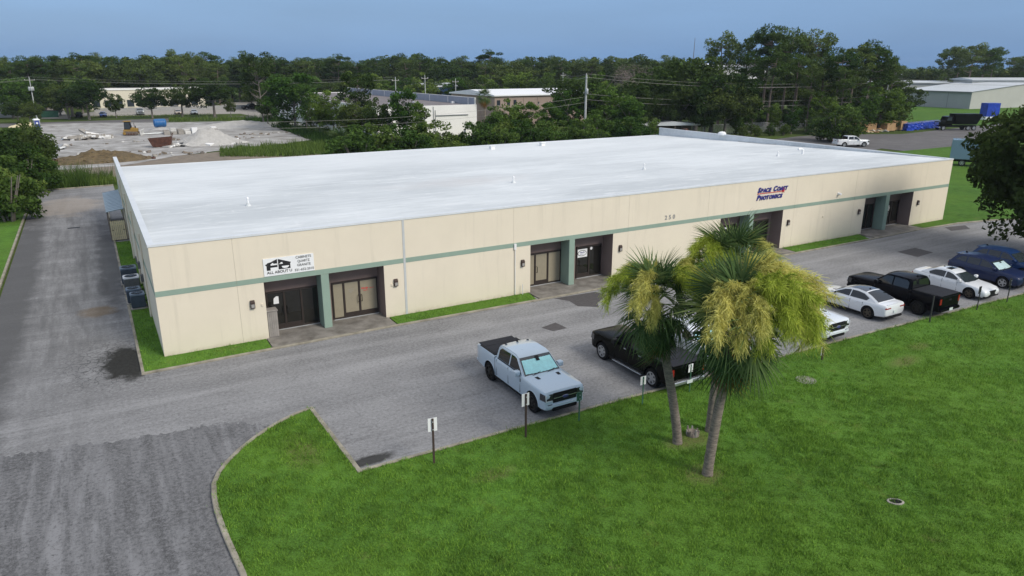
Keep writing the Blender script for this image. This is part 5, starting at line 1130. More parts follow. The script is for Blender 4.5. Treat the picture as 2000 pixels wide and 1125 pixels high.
# ------------------------------------------------------------------ building plot
def heap(name, cx, cy, rx, ry, h, m, label, cat, rough=.15, seed=1, n=34):
    r_ = np.random.default_rng(seed); ph = r_.uniform(0,6.28,6); vs = []; fs = []
    for i in range(n+1):
        for j in range(n+1):
            u, v = i/n*2-1, j/n*2-1; d = math.hypot(u, v); f = max(0, 1-d**1.6)*(.75+.35*math.sin(3*u+ph[0])*math.sin(2.6*v+ph[1])+.15*math.sin(7*u+ph[2])*math.cos(6*v+ph[3]))
            vs.append((cx+u*rx, cy+v*ry, -.05+h*f*(1+rough*r_.normal())))
    for i in range(n):
        for j in range(n): a = i*(n+1)+j; fs.append((a, a+n+1, a+n+2, a+1))
    o = MB().add(vs, fs).build(name, m, smooth=45); tag(o, label, cat); return o
g = G(180,318); heap('mulch_heap', g[0]+.3, g[1]+2.5, 8.6, 4.6, 1.5, 'mulch', 'long brown heap of mulch behind the building', 'heap', .12, 3)
scatter_later = g
g = G(400,284); heap('sand_heap', g[0]+1.5, g[1]+3, 7, 4.5, 2.6, 'sand_pile', 'grey sand heap beside the white scrap', 'heap', .06, 5)
g = G(430,252); heap('sand_ridge', g[0]+6, g[1]+4, 16, 5, 1.5, 'sand_pile', 'long pale sand ridge at the edge of the plot', 'heap', .06, 8)
g = G(45,247); heap('straw_heap', g[0], g[1], 3, 2, 1.2, 'picket', 'small yellowish heap near the blue toilet', 'heap', .1, 9)
def scatter_pile(name, cx, cy, rx, ry, n, lo, hi, mats, label, cat, hmax, part='slab_piece', seed=2, flat=.25):
    r_ = random.Random(seed); o = thing(name, label, cat, (cx,cy,0))
    for k in range(n):
        a = r_.uniform(0,6.28); d = r_.random()**.6; l = r_.uniform(lo,hi); w_ = l*r_.uniform(.3,.7); t = l*flat*r_.uniform(.4,1)
        c = MB().box(-l/2,l/2,-w_/2,w_/2,-t/2,t/2).build(part, r_.choice(mats), o); c.location = (rx*d*math.cos(a), ry*d*math.sin(a), max(t/2, hmax*(1-d)*r_.uniform(.5,1))); c.rotation_euler = (r_.uniform(-.35,.35), r_.uniform(-.35,.35), r_.uniform(0,3.1))
    return o
g = G(172,271); scatter_pile('rubble_pile', g[0], g[1], 4.0, 2.2, 70, .9, 2.6, ['rubble_white','white_paint','concrete'], 'pile of broken white slabs left of the bulldozer', 'rubble', 1.5)
g = G(395,283); scatter_pile('scrap_row', g[0], g[1], 7.5, 2.2, 70, .6, 2.2, ['rubble_white','white_paint','sand_pile','ink_black'], 'low row of white scrap before the sand heap', 'scrap', .5, seed=4)
g = G(95,292); scatter_pile('pipe_scrap', g[0], g[1], 3.0, 1.4, 16, 1.0, 2.8, ['rubble_white','galvanised','metal_grey'], 'grey pipes and sheets lying near the left trees', 'scrap', .5, seed=6, flat=.12)
g = G(362,262); o = thing('pallet_stack', 'stacks of white blocks and pallets behind the scrap', 'pallets', (g[0],g[1],0))
r_ = random.Random(3)
for k in range(16):
    x = (k % 8)*1.35-4; y = (k//8)*1.8; h_ = r_.uniform(.5,1.3); MB().box(x,x+1.1,y,y+1.2,0,h_).build('block_stack', r_.choice(['rubble_white','white_paint','concrete']), o, bevel=.03)
for k in range(7): MB().tube([(-9+k*.2,2.6+k*.15,.15),(-3,3.0+k*.15,.2)], .08, 6).build('pipe', 'green_trim' if k % 2 else 'white_plastic', o)
scatter_pile('mulch_clods', scatter_later[0]+.3, scatter_later[1]+2.0, 8.5, 4.2, 60, .3, .9, ['mulch','rust','dirt'], 'loose clods round the brown mulch heap', 'clods', 1.1, 'clod', 15, .5)
for k_, (px, py) in enumerate(((230,300),(330,302),(140,285),(290,275),(450,270),(520,262))): q = G(px, py); scatter_pile('debris_patch', q[0], q[1], 6, 2.6, 16, .25, .8, ['rubble_white','dirt','concrete','wood_grey'], 'thin scatter of rubble '+['right of the mulch heap','before the rusty skip','near the grey pipes','between rubble pile and skip','behind the sand heap','at the right end of the plot'][k_], 'rubble', .12, 'lump', 20+k_, .5)
# tank
g = G(314,253); o = thing('blue_tank', 'big blue plastic tank lying on a sand mound', 'tank', (g[0],g[1],.55))
MB().lathe([(.2,-1.35),(.75,-1.25),(.92,-1.05),(.92,1.05),(.75,1.25),(.2,1.35)], 20, 'x', (0,0,.9)).build('shell', 'blue_tank', o, smooth=40)
for x in (-.7,0,.7): MB().lathe([(.93,-.06),(.955,0),(.93,.06)], 20, 'x', (x,0,.9)).build('hoop', 'blue_tank', o)
heap('tank_mound', g[0], g[1], 2.4, 1.8, .7, 'sand_pile', 'little sand mound under the blue tank', 'heap', .05, 2, 14)
# rusty skip
g = G(317,287); o = thing('rusty_skip', 'rusty open steel skip with sloping ends', 'skip', (g[0],g[1],0), R(-12))
MB().prism([(-2.0,1.5),(-1.4,.1),(1.5,.1),(1.75,1.75)], -1.0, -.94, 'y').build('side', 'rust', o); MB().prism([(-2.0,1.5),(-1.4,.1),(1.5,.1),(1.75,1.75)], .94, 1.0, 'y').build('side', 'rust', o)
MB().prism([(-2.0,1.5),(-1.4,.1),(-1.34,.1),(-1.94,1.5)], -.94, .94, 'y').build('end', 'rust', o); MB().prism([(1.5,.1),(1.75,1.75),(1.69,1.75),(1.44,.1)], -.94, .94, 'y').build('end', 'rust', o); MB().box(-1.38,1.48,-.94,.94,.1,.16).build('floor', 'rust', o)
for x in (-1.0,-.2,.6,1.3): MB().box(x,x+.1,-1.07,-1.001,.15,1.5).build('rib', 'rust', o)
MB().tube([(1.7,-1.0,1.75),(1.9,-1.0,2.3),(1.9,1.0,2.3),(1.7,1.0,1.75)], .05, 6).build('lift_bar', 'rust', o)
# portable toilet
g = G(74,253); o = thing('portable_toilet', 'blue portable toilet with grey sides and white roof', 'toilet', (g[0],g[1],0), R(15))
MB().box(-.58,.58,-.58,.58,0,2.1).build('cabin', 'toilet_wall', o, bevel=.03); MB().box(-.5,.4,-.62,-.585,.08,2.0).build('door', 'toilet_blue', o, bevel=.01); MB().loft([[(x*s,y*s,z) for x, y in ((-.64,-.64),(.64,-.64),(.64,.64),(-.64,.64))] for s, z in ((1,2.101),(1,2.2),(.6,2.4))]).build('roof', 'white_plastic', o)
MB().tube([(.4,.4,2.2),(.4,.4,2.65)], .05, 6).build('vent', 'white_plastic', o); MB().lathe([(.22,-.01),(.22,.0)], 16, 'y', (-.05,-.622,1.45)).build('emblem', 'ink_pale', o)
# bulldozer, blade to the right
g = G(258,264); o = thing('bulldozer', 'yellow bulldozer with dark cab and dusty blade', 'bulldozer', (g[0],g[1],0), R(-14))
for y in (-.95,.95):
    t = MB().prism([(-1.55,.35),(-1.35,.08),(1.2,.08),(1.45,.4),(1.2,.75),(-1.25,.85)], y-.25, y+.25, 'y').build('track', 'track_steel', o, bevel=.06)
    for x in (-.9,-.4,.1,.6): MB().lathe([(.17,-.27),(.17,.27)], 12, 'y', (x,y,.3)).build('roller', 'rust', t)
    MB().lathe([(.3,-.28),(.3,.28)], 14, 'y', (-1.15,y,.5)).build('sprocket', 'yellow_plant', t)
MB().prism([(-.2,.7),(1.25,.7),(1.3,1.35),(.3,1.6),(-.2,1.6)], -.55, .55, 'y').build('bonnet', 'yellow_plant', o, bevel=.04); MB().box(-1.4,-.2,-.65,.65,.7,1.2).build('rear_deck', 'yellow_plant', o, bevel=.04)
c = MB().prism([(-1.2,1.2),(-.1,1.2),(.1,1.6),(-.1,2.75),(-1.1,2.75)], -.62, .62, 'y').build('cab', 'black_plastic', o, bevel=.03); MB().box(-1.3,.05,-.72,.72,2.755,2.9).build('cab_roof', 'yellow_plant', c, bevel=.03)
for s in (-1,1): MB().prism([(-1.05,1.35),(-.12,1.35),(.0,1.65),(-.15,2.6),(-1.0,2.6)], *sorted((s*.625,s*.64)), 'y').build('cab_window', 'far_glass', c)
MB().tube([(.6,.3,1.5),(.6,.3,2.5)], .06, 8).build('exhaust', 'track_steel', o); MB().tube([(.9,-.2,1.4),(.9,-.2,1.9)], .09, 8).build('air_filter', 'black_plastic', o)
MB().prism([(1.95,.02),(2.1,.02),(2.0,.5),(2.12,1.1),(2.0,1.15),(1.85,.55)], -1.7, 1.7, 'y').build('blade', 'rubble_white', o, bevel=.01)
for y in (-1.0,1.0): MB().tube([(.2,y,.45),(1.9,y,.4)], .08, 6).build('push_arm', 'yellow_plant', o)
# weathered boards by the drive
g = G(44,392); o = thing('board_pile', 'pile of weathered boards beside the side drive', 'boards', (g[0]-.3,g[1],0), R(15))
for k in range(11): c = MB().box(-1.4,1.4,-.09,.09,0,.05).build('board', 'wood_grey', o); c.location = (random.uniform(-.2,.2), random.uniform(-.5,.5), .06+.07*k); c.rotation_euler = (0,0,random.uniform(-.35,.35))
x, y = at(80, 245); o = thing('green_skip', 'green steel waste container far left', 'skip', (x,y,0)); MB().prism([(-2,0),(2,0),(2.2,1.7),(-2.2,1.7)], -1, 1, 'y').build('tub', 'skip_green', o); MB().box(-2.2,2.2,-1.05,1.05,1.71,1.8).build('lid', 'black_plastic', o)

# ------------------------------------------------------------------ yard on the right
g = G(1668,288); pickup('white pickup truck parked in the back yard', (g[0]+.6,g[1]+1.2,0), R(-24), 'paint_white', face='ram', cover='black_plastic', rim='rim_silver')
r_ = random.Random(11)
for k in range(7):
    t = k/6; q = G(1780+58*t, 255-6*t); o = thing('wrapped_bale', 'bale wrapped in blue plastic in the long row', 'bale', (q[0],q[1]+1.2,0), R(r_.uniform(-8,8)), 'blue bales in the yard')
    bm = bmesh.new(); bmesh.ops.create_cube(bm, size=1); bmesh.ops.subdivide_edges(bm, edges=bm.edges, cuts=5, use_grid_fill=True)
    for v in bm.verts: v.co = Vector((v.co.x*2.6, v.co.y*2.0, (v.co.z+.5)*1.5)) + Vector((r_.gauss(0,.06), r_.gauss(0,.06), r_.gauss(0,.06)))
    me = bpy.data.meshes.new('wrap'); bm.to_mesh(me); bm.free(); me.materials.append(M['blue_tarp']); link('wrap', me, o)
    for x in (-.6,.6): MB().box(x-.04,x+.04,-1.08,1.08,1.5,1.58).build('strap', 'ink_pale', o)
for k, (px, py, s, hgt) in enumerate(((1668,258,2.2,1.9),(1682,258,2.0,2.0),(1697,257,2.2,1.8),(1733,256,2.6,1.7),(1744,254,2.4,2.0),(1757,254,2.2,1.9))):
    q = G(px, py); o = thing('brown_crate', ['tan crate nearest the palmetto clump','tan crate second from the palmetto clump','tan crate left of the low pallets','grey tan crate right of the lamp pole','tall tan crate between two crates right of the lamp pole','tan crate against the blue bales'][k], 'crate', (q[0],q[1],0), R(r_.uniform(-35,25)))
    MB().box(-s/2,s/2,-.9,.9,.12,hgt).build('box', 'cardboard', o, bevel=.03); MB().box(-s/2-.03,s/2+.03,-.93,.93,hgt,hgt+.05).build('lid', 'cardboard', o)
    for x in (-s/2+.1,0,s/2-.25): MB().box(x,x+.12,-.9,.9,0,.119).build('skid', 'wood_grey', o)
q = G(1715,257); scatter_pile('pallet_scrap', q[0], q[1], 4, 1.2, 22, .8, 2.0, ['picket','cardboard','rubble_white'], 'low scatter of pale pallets between the crates', 'pallets', .5, seed=12, flat=.15)
# black tipper lorry
g = G(1868,254); o = thing('tipper_truck', 'black tipper truck with raised sloping body', 'truck', (g[0],g[1],0), R(150))
MB().prism([(-3.6,1.3),(1.2,1.3),(1.5,3.6),(-4.4,3.6),(-4.6,3.3)], -1.25, 1.25, 'y').build('tipper_body', 'paint_black', o, bevel=.05); MB().box(-4.0,4.0,-.45,.45,.7,1.1).build('chassis', 'black_plastic', o)
c = MB().prism([(1.8,1.1),(4.6,1.1),(4.6,1.9),(3.4,2.1),(3.1,3.0),(1.8,3.1)], -1.15, 1.15, 'y').build('cab', 'paint_black', o, bevel=.06); MB().prism([(2.1,2.15),(3.2,2.15),(2.98,2.85),(2.1,2.9)], -1.16, 1.16, 'y').build('cab_window', 'far_glass', c)
MB().box(4.58,4.66,-.7,.7,1.1,1.8).build('grille', 'chrome', o); MB().box(4.5,4.75,-1.2,1.2,.55,.85).build('bumper', 'chrome', o)
for x in (3.7,-1.8,-3.1):
    for y in (-1.05,1.05): wheel(o, x, y, .52, .34, 'rim_silver')
# box lorry under the dark tree, blue container
g = G(1905,330); o = thing('box_truck', 'blue grey box truck standing on the grass edge under the dark tree', 'truck', (g[0]+2.5,g[1]+1.5,.06), R(-62))
MB().box(-3.2,2.2,-1.2,1.2,.95,3.7).build('cargo_box', 'paint_truck', o, bevel=.05); MB().box(-3.2,4.0,-.5,.5,.6,.94).build('chassis', 'black_plastic', o); MB().box(-3.22,-3.205,-1.0,1.0,2.6,3.2).build('rear_window', 'black_plastic', o)
c = MB().prism([(2.3,.6),(4.3,.6),(4.35,1.4),(3.7,1.6),(3.3,2.5),(2.3,2.6)], -1.05, 1.05, 'y').build('cab', 'paint_white', o, bevel=.06); MB().prism([(2.5,1.65),(3.55,1.65),(3.25,2.4),(2.5,2.45)], -1.06, 1.06, 'y').build('cab_window', 'far_glass', c)
MB().box(-3.35,-3.2,-1.2,1.2,.5,.8).build('rear_bumper', 'white_paint', o)
for x in (3.4,-1.6):
    for y in (-.98,.98): wheel(o, x, y, .45, .3, 'rim_silver')
x, y = at(1950, 235); o = thing('blue_container', 'bright blue container behind the dark tree', 'container', (x,y,0), R(-20)); MB().box(-1.9,1.9,-1.2,1.2,.9,HT(1932,201,235)).build('box', 'blue_tarp', o); MB().box(-1.9,1.9,-1.15,1.15,0,.89).build('bed', 'white_paint', o)
x, y = at(1935, 130); o = thing('white_van', 'pale blue white van half hidden by the dark tree', 'van', (x,y,0), R(30)); MB().prism([(-2.6,.4),(2.6,.4),(2.6,1.2),(1.9,1.5),(1.4,2.6),(-2.6,2.6)], -1, 1, 'y').build('body', 'paint_pearl', o, bevel=.08); MB().prism([(.6,1.55),(1.75,1.55),(1.35,2.4),(.6,2.4)], -1.01, 1.01, 'y').build('window', 'car_glass', o)
for x_ in (1.7,-1.6):
    for y_ in (-.86,.86): wheel(o, x_, y_, .36, .24, 'rim_silver')
# chain-link fence along the yard
fa, fb = Vector(G(1330,266)[:2]), Vector(G(1572,254)[:2]); n = 12; o = thing('chain_link_fence', 'grey chain-link fence under the big oaks', 'fence')
for k in range(n+1): q = fa.lerp(fb, k/n); MB().tube([(q.x,q.y,-.1),(q.x,q.y,2.1)], .04, 6).build('post', 'galvanised', o)
MB().tube([(fa.x,fa.y,2.05),(fb.x,fb.y,2.05)], .03, 6).build('top_rail', 'galvanised', o)
ln = (fb-fa).length; ud = (fb-fa)/ln; mb = MB(); s = 0
while s < ln-2:
    for sg in (0, 2):
        a = fa+ud*(s+sg); b = fa+ud*(s+2-sg); mb.tube([(a.x,a.y,.05),(b.x,b.y,2.0)], .012, 3, False)
    s += .16
w_ = mb.build('wire_mesh', 'galvanised', o); w_['kind'] = 'stuff'
q = at(1315, 150); o = thing('open_shed', 'dark open shed with grey roof under the oaks', 'shed', (q[0],q[1],0), R(-20)); MB().prism([(-6,2.6),(6,2.6),(6,2.75),(0,3.3),(-6,2.75)], -3, 3, 'y').build('roof', 'roof_grey', o)
for x_ in (-5.6,0,5.6): MB().box(x_,x_+.15,-2.8,-2.65,-.1,2.6).build('post', 'wood_grey', o)
MB().box(-5.8,5.8,2.6,2.8,0,2.6).build('back_wall', 'wood_grey', o)
q = at(1347, 146); o = thing('red_machine', 'small dark red machine under the oaks', 'machine', (q[0],q[1],0)); MB().box(-1.2,1.0,-.6,.6,.5,1.5).build('body', 'rust', o, bevel=.08); MB().prism([(-.6,1.5),(.5,1.5),(.3,2.2),(-.4,2.2)], -.5, .5, 'y').build('hood', 'rust', o)
for x_ in (-.8,.7): wheel(o, x_, -.7, .4, .25, 'rim_black'); wheel(o, x_, .7, .4, .25, 'rim_black')
# cars by the cream office
def farcar(px, py, m, rz, label, truck=False):
    q = G(px, py)
    if truck: return pickup(label, (q[0],q[1],0), rz, m, rim='rim_silver')
    return sedan(label, (q[0],q[1],0), rz, m, LX, LO, (0,1,4,6), [[(.78,.97),(.18,1.255),(-.2,1.315),(-.2,.97)], [(-.26,.97),(-.26,1.32),(-.95,1.28),(-1.2,.99)]], 4.68, .905, 1.42, -1.38, .34, 'rim_silver', .90, 1.41, .84, .58)
farcar(202,228,'paint_farblue',S_,'bright blue car parked before the cream office'); farcar(155,229,'paint_black',S_,'black car under the far left oak'); farcar(274,224,'paint_silver',S_,'silver blue pickup before the block wall', True)
farcar(348,223,'paint_tan',S_,'tan car before the block wall'); farcar(379,223,'paint_silver',S_,'silver car at the end of the block wall'); farcar(490,214,'paint_black',R(200),'black pickup on the pale side street', True)

# ------------------------------------------------------------------ trees by place
ga = 'trees before the cream office'
for px, d, tp, wd in ((118,232,160,1.15),(158,228,152,1.05),(212,232,180,.75),(284,226,163,1.0),(343,226,160,1.05),(408,224,148,1.2),(440,222,190,.6)):
    ptree('oak', px, d, tp, wd, 'round dark oak before the cream office', ga)
gb = 'trees beside the left drive'
for px, d, tp, wd, kd in ((-8,106,230,1.0,'oak'),(30,108,268,.9,'oak'),(-40,98,246,1.0,'oak'),(10,102,318,1.0,'shrub'),(52,105,326,1.0,'shrub'),(20,116,240,1.0,'oak'),(-28,94,330,1.0,'shrub'),(66,110,318,.8,'shrub'),(-22,86,318,1.0,'shrub'),(-45,80,300,1.0,'shrub'),(26,98,300,1.0,'shrub'),(2,96,282,1.1,'shrub'),(38,104,300,1.0,'shrub')): ptree(kd, px, d, tp, wd, 'dark leafy tree crowding the side drive' if kd == 'oak' else 'low leafy shrub beside the side drive', gb if kd == 'oak' else 'shrubs beside the side drive')
for px, d, tp in ((15,222,188),(38,216,196)): ptree('oak', px, d, tp, 1.0, 'round tree before the grey house', 'trees before the grey house')
for px, d, tp, wd, kd, lab in ((505,188,118,.9,'thin','tall thin half bare tree left of the white building'),(512,184,190,.8,'oak','dark low oak at the foot of the thin tree'),(566,172,142,1.25,'leafy','grey green leafy tree with pale stem by the plot edge'),(590,168,170,1.0,'leafy','leafy tree leaning over the white building corner'),(615,158,196,.75,'oak','small dark oak before the white west wall'),(642,152,178,1.1,'leafy','broad leafy tree before the white west wall'),(745,134,188,.8,'oak','dark oak hiding the near corner of the brown roof'),
     (690,146,148,1.0,'thin','airy tree rising over the brown roof'),(672,142,195,.85,'leafy','leafy tree before the white west wall'),(700,138,195,.95,'oak','dark oak before the corner of the white building'),(790,130,172,.85,'leafy','bright green tree before the white south wall'),(818,128,205,.85,'leafy','yellow green tree beside the white south wall')):
    ptree(kd, px, d, tp, wd, lab, 'trees round the white building')
gs = 'shrubs behind the long building'
for k, px in enumerate(np.arange(690, 1290, 19)):
    d = 96+16*((k*7) % 5)/5 + (px-690)*.05; tp = [246,238,252,232,244][k % 5] - max(0,(px-900))*.035
    if 845 < px < 935: tp += 24
    ptree('shrub', px, d, tp, random.uniform(1.0,1.35), 'dense green shrub in the hedge '+('before the white building' if px < 930 else 'between white and tan buildings' if px < 1060 else 'round the concrete pole' if px < 1190 else 'next to the big dark oaks'), gs)
gm = 'leafy trees behind the hedge'
for px, d, tp, wd, kd in ((952,128,208,1.1,'leafy'),(985,132,196,1.15,'leafy'),(1030,134,198,1.25,'leafy'),(1075,136,206,1.2,'leafy'),(1110,142,178,1.0,'leafy'),(1130,150,148,1.1,'oak'),(1175,148,146,1.0,'leafy'),(1205,140,180,1.35,'leafy'),(1235,136,200,1.3,'leafy'),(1180,134,215,1.3,'leafy'),(1255,150,165,1.0,'oak')):
    ptree(kd, px, d, tp, wd, 'leafy tree behind the hedge near the concrete pole' if kd == 'leafy' else 'dark oak behind the concrete pole', gm)
go = 'big dark oaks'
for px, d, tp, wd in ((1275,166,140,1.15),(1310,160,112,1.2),(1365,164,106,1.25),(1335,154,150,1.2),(1400,156,125,1.2),(1425,152,160,1.0),(1300,152,175,1.0),(1385,150,185,.9)):
    ptree('oak', px, d, tp, wd, 'big dark oak over the chain-link fence', go)
gp = 'tall pines by the yard'
for px, d, tp, wd in ((1412,188,60,.9),(1455,196,66,.8),(1495,190,48,1.15),(1535,186,52,1.1),(1560,192,62,1.0),(1592,194,56,1.05),(1510,172,95,1.25),(1470,178,100,1.0),(1560,176,105,1.1),(1612,180,98,1.1),(1640,176,92,1.1),(1668,182,86,1.15),(1700,186,78,1.25),(1722,190,98,1.1),(1745,200,118,.9),(1590,172,125,.9),(1655,172,130,.9)):
    ptree('pine', px, d, tp, wd, ('tall gappy pine rising above the big dark oaks' if px < 1460 else 'high pine of the tallest clump' if tp < 70 else 'broad pine of lower height in front of the tallest clump' if px < 1600 else 'pine behind the palmetto clump' if px < 1660 else 'pine behind the lamp pole'), gp)
for px, d, tp, wd in ((1700,176,165,1.0),(1735,182,170,1.2),(1765,190,188,1.2),(1625,168,190,1.0),(1560,166,200,.9),(1480,162,195,1.0),(1520,166,205,.9),(1600,172,180,1.0),(1450,158,205,.9)): ptree('leafy', px, d, tp, wd, 'leafy undergrowth tree below the tall pines', 'undergrowth below the pines')
for k, px in enumerate(np.arange(1425, 1775, 22)): ptree('oak', px, 205+12*(k % 3), 140+10*((k*3) % 4), 1.15, 'dark oak filling the wood behind the tall pines', 'oaks behind the pines')
for k, px in enumerate(np.arange(1440, 1770, 20)): ptree('shrub', px, 186+6*(k % 3), 200+8*(k % 2), 1.3, 'dark shrub on the wood floor behind the tall pines', 'shrubs behind the pines')
for px, d, tp in ((1655,150,205),(1640,152,215),(1670,152,212)): ptree('shrub', px, d, tp, 1.2, 'dark bush behind the tan crates', 'bushes behind the crates')
for k, (px, py, h, s) in enumerate(((1590,262,1.6,1.6),(1612,262,2.2,1.8),(1632,262,1.6,1.6),(1604,258,3.0,1.7))): q = G(px, py); small_palm(q[0], q[1], h, 'palmetto in the clump at the end of the chain-link fence', size=s, nf=24, old=4, group='palmetto clump')
for k, (px, py) in enumerate(((1448,266),(1475,266),(1505,265),(1530,264))): q = G(px, py); tree('shrub', q[0], q[1], 2.6, .9, 'low bush along the chain-link fence', 'bushes along the fence')
q = at(652, 106); small_palm(q[0], q[1], 3.5, 'palm with brown dead fronds behind the roof edge', 'cabbage_palm', 1.3, 26, 34); q = at(945, 150); small_palm(q[0], q[1], 7.8, 'cabbage palm beside the tan building', 'cabbage_palm', 1.15, 26, 14)
# dead grey tree
tr, tips = trunk_mesh('trunk', 11, .22, 'bark_oak', .5, 40, .35, 3.0, 1.1, .2); x, y = at(1237, 176); o = thing('dead_tree', 'dead grey leafless tree behind the oaks', 'tree', (x,y,0)); k_ = HT(1237,136,176)/13; o.scale = (k_*1.2,k_*1.2,k_)
link('trunk', tr, o); P, v = clump_cloud(tips, np.full(len(tips),1.3), 90, 1., .1); link('crown', np_mesh('crown', *leaf_cards(P, .4, v, .05), 'leaf_dead'), o)
# the dark tree at the right edge
tr, tips = trunk_mesh('trunk', 8, .45, 'bark_oak', .6, 12, .35, 5.5, .7, .5); o = thing('oak_tree', 'dark spreading oak overhanging the end of the parked row', 'tree', (59.9,-12.2,0), 0)
c = crown_centres(330, 6.3, 6.1, 7.2, 12, -.97); P, v = clump_cloud(c, rng.uniform(.8,1.5,len(c)), 140, .8, .3)
link('trunk', tr, o); link('crown', np_mesh('crown', *leaf_cards(P, .21, v*.45, .55), 'leaf_oak'), o)
# skyline pines one can tell apart, then the wood behind as one mass
gk = 'pines on the skyline'
def WH(px): return 'left of the cream office' if px < 170 else 'behind the cream office' if px < 420 else 'behind the thin half bare tree' if px < 600 else 'behind the white building' if px < 830 else 'behind the blue building' if px < 960 else 'behind the tan building' if px < 1120 else 'behind the concrete pole and dead tree'
for k, px in enumerate(np.arange(-30, 1320, 15)):
    d = random.uniform(290, 345); tp = 113+random.gauss(0,6)-(4 if 280 < px < 400 else 0)
    ptree('pine' if k % 4 else 'oak', px+random.uniform(-5,5), d, tp, random.uniform(1.2,1.6) if k % 4 else 1.3, ('tall pine' if k % 4 else 'round oak')+' on the skyline '+WH(px), gk if k % 4 else 'oaks in the far wood')
for px, d, tp, wd in ((1850,340,86,1.0),(1872,345,90,1.0),(1895,335,84,1.2),(1922,340,88,1.2),(1942,350,92,1.1),(1985,360,106,1.3),(2010,350,104,1.2)): ptree('pine', px, d, tp, wd, 'tall far pine beyond the metal hall', 'far pines right')
for k, px in enumerate(np.arange(1750, 2060, 22)): ptree('oak', px, random.uniform(345,380), 135+random.uniform(-9,6), 1.5, 'low round tree beyond the metal hall', 'trees beyond the hall')
gu = 'understorey beyond the street'
for k, px in enumerate(np.arange(-20, 1280, 24)): 
    if 170 < px < 470: dd = random.uniform(308, 325)
    else: dd = random.uniform(240, 285)
    ptree('leafy' if k % 3 else 'oak', px, dd, random.uniform(140,162), 1.35, ('leafy' if k % 3 else 'dark broad')+' understorey tree '+WH(px), gu if k % 3 else gu+' oaks')
Ps, vs_ = [], []
for k in range(620):
    px = random.uniform(-150, 2200); d = random.uniform(330, 900)
    x, y = at(px, d); h_ = random.uniform(13,19) if px < 1300 else random.uniform(9,14)
    n = 260 if d < 500 else 140; c = crown_centres(14, 4.2, h_*.38, h_*.62, 4, -.9)
    P, v = clump_cloud(c, np.full(14, 1.5), n//14, .7, .3); Ps.append(P+[x,y,0]); vs_.append(v*.9)
Ps = np.vstack(Ps); vs_ = np.concatenate(vs_); o = link('forest', np_mesh('forest', *leaf_cards(Ps, .75, vs_, .55), 'leaf_pine')); tag(o, 'dense far wood closing the view below the sky', 'forest', kind='stuff')

# ------------------------------------------------------------------ grass and reeds
def inside(poly, X, Y):
    c = np.zeros(len(X), bool); n = len(poly)
    for i in range(n):
        x0, y0 = poly[i]; x1, y1 = poly[i-1]
        m = ((y0 > Y) != (y1 > Y)) & (X < (x1-x0)*(Y-y0)/((y1-y0) if y1 != y0 else 1e-9)+x0); c ^= m
    return c
def waves(X, Y, sc, k=7, seed=1):
    r_ = np.random.default_rng(seed); o = 0
    for i in range(k): a = r_.uniform(0,6.28); f = r_.uniform(.6,1.7)/sc; o = o+np.sin((X*np.cos(a)+Y*np.sin(a))*f*6.28+r_.uniform(0,6.28))
    return o/math.sqrt(k/2)
def blades(X, Y, z0, h, w_, m, name, lean=.5):
    n = len(X); a = rng.uniform(0, 6.28, n); hh = h*rng.uniform(.5,1.25,n)*np.clip(1+.32*waves(X,Y,.9,9,2)+.22*waves(X,Y,4.,7,3), .35, 1.9); b = rng.uniform(0,6.28,n)
    dx, dy = np.cos(a)*w_, np.sin(a)*w_
    V = np.stack([np.stack([X-dx,Y-dy,np.full(n,z0)],1), np.stack([X+dx,Y+dy,np.full(n,z0)],1), np.stack([X+np.cos(b)*hh*lean,Y+np.sin(b)*hh*lean,z0+hh],1)],1).reshape(-1,3)
    return link(name, np_mesh(name, V, np.arange(3*n).reshape(-1,3), np.clip(rng.uniform(0,1,n)**1.3*(1+.25*waves(X,Y,1.6,8,4)), 0, 1), m))
inner = offset_path(ISL, -.2) + [(200,-150),(-3,-150)]
N = 1500000; X = rng.uniform(-.5, 62, N); Y = rng.uniform(-34, -9, N)
dist = np.hypot(X-CX, Y-CY); keep = inside(inner, X, Y) & (rng.random(N) < np.clip((26/dist)**1.6, .10, 1))
# only where the lawn can be seen
vx = X-CX; vy = Y-CY; dep = vx*_f[0]+vy*_f[1]-CZ*_f[2]; lat = vx*_r[0]+vy*_r[1]; ver = vx*_u[0]+vy*_u[1]-CZ*_u[2]
keep &= (np.abs(lat/dep) < 1080/FPX) & (ver/dep > -700/FPX)
for (x, y, r_x, r_y) in ((16.6,-19.2,1.2,.55),(15.3,-21.2,.7,.6),(31,-18.6,1.5,.6)): keep &= ~((((X-x)/r_x)**2+((Y-y)/r_y)**2 < 1) & (rng.random(N) < .75))
keep &= (waves(X,Y,2.6,9,5)+.5*waves(X,Y,.7,8,6) < 1.55) | (rng.random(N) < .35)
X, Y = X[keep], Y[keep]; wid = .010
o = blades(X, Y, .07, .085, wid, 'grass_blades', 'lawn_grass'); tag(o, 'short green grass of the front lawn', 'grass', kind='stuff')
gx, gy = [], []
for s in strips:
    xs = [q[0] for q in s]; ys_ = [q[1] for q in s]; n = int((max(xs)-min(xs))*(max(ys_)-min(ys_))*160); a = rng.uniform(min(xs),max(xs),n); b = rng.uniform(min(ys_),max(ys_),n); k = inside(s, a, b); gx.append(a[k]); gy.append(b[k])
gx, gy = np.concatenate(gx), np.concatenate(gy); o = blades(gx, gy, .06, .09, .012, 'grass_blades', 'strip_grass'); tag(o, 'short grass of the planting strips along the facade', 'grass', kind='stuff')
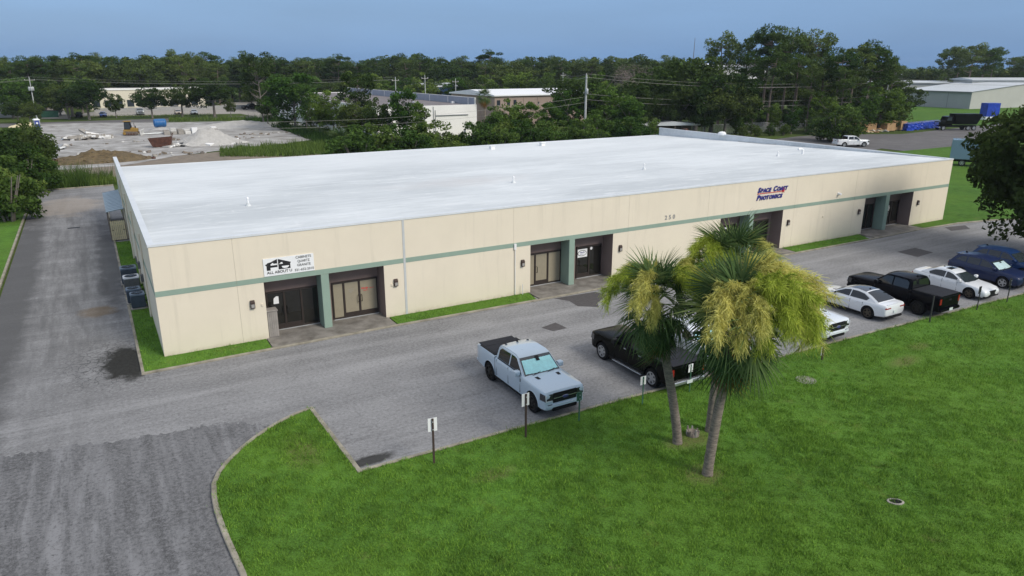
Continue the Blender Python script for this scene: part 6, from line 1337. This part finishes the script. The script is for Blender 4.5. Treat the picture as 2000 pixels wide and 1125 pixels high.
# ragged grass spilling over the lawn kerb
per = []
for a, b in zip(ISL[3:22], ISL[4:23]):
    n = int(math.hypot(b[0]-a[0], b[1]-a[1])*70); t = rng.random(n); off = rng.gamma(1.2,.05,n); d = np.array([b[0]-a[0], b[1]-a[1]]); d = d/np.linalg.norm(d); per.append(np.stack([a[0]+(b[0]-a[0])*t+d[1]*(.17-off+.08), a[1]+(b[1]-a[1])*t-d[0]*(.17-off+.08)],1))
per = np.vstack(per); o = blades(per[:,0], per[:,1], .09, .10, .012, 'grass_blades', 'kerb_grass'); tag(o, 'ragged grass growing over the lawn kerb', 'grass', kind='stuff')
# reeds and weeds
def reeds(rects, h, n, label, name, m='leaf_reed'):
    X, Y = [], []
    for (x0, x1, y0, y1) in rects: k = int(n*(x1-x0)*(y1-y0)); X.append(rng.uniform(x0,x1,k)); Y.append(rng.uniform(y0,y1,k))
    o = blades(np.concatenate(X), np.concatenate(Y), -.05, h, .035, m, name, .35); tag(o, label, 'weeds', kind='stuff')
reeds([(-9,-2.5,62.5,66),(-9,0,66,68)], 1.7, 80, 'tall reeds at the end of the side drive', 'reeds'); reeds([(-2.5,8,62.5,66)], .9, 80, 'rough grass strip behind the building end', 'rough_grass')
def wpoly(pp, n, h, label, name, m='leaf_reed'):
    P = g2(*pp); xs = [q[0] for q in P]; ys_ = [q[1] for q in P]; a = rng.uniform(min(xs),max(xs),n); b = rng.uniform(min(ys_),max(ys_),n); k = inside(P, a, b)
    o = blades(a[k], b[k], -.05, h, .06, m, name, .4); tag(o, label, 'weeds', kind='stuff')
wpoly(((430,306),(430,292),(520,286),(620,280),(680,285),(680,298),(560,306)), 9000, .8, 'weedy bank at the near edge of the plot', 'weeds'); wpoly(((470,238),(520,232),(600,256),(660,275),(640,285),(600,272),(540,250)), 12000, 1.2, 'weedy green bank before the white building', 'bank_weeds', 'leaf_shrub')
wpoly(((330,238),(480,234),(480,230),(330,232)), 4000, .7, 'grass verge along the street', 'street_verge'); wpoly(((140,230),(420,226),(420,222),(140,226)), 3000, .3, 'mown grass under the office oaks', 'office_grass', 'leaf_shrub')

# ------------------------------------------------------------------ moist air
hz = MB().box(-500, 1100, -120, 1150, -1.1, 24.5).build('haze', None); hz['kind'] = 'stuff'; hz['label'] = 'faint moist haze over the far trees'; hz['category'] = 'haze'
mh_ = bpy.data.materials.new('haze'); mh_.use_nodes = True; n_t = mh_.node_tree; n_t.nodes.clear(); pv = n_t.nodes.new('ShaderNodeVolumePrincipled'); pv.inputs['Color'].default_value = (.80, .88, 1, 1); pv.inputs['Density'].default_value = .00013; pv.inputs['Anisotropy'].default_value = .2
oo = n_t.nodes.new('ShaderNodeOutputMaterial'); n_t.links.new(pv.outputs[0], oo.inputs['Volume']); hz.data.materials.append(mh_)
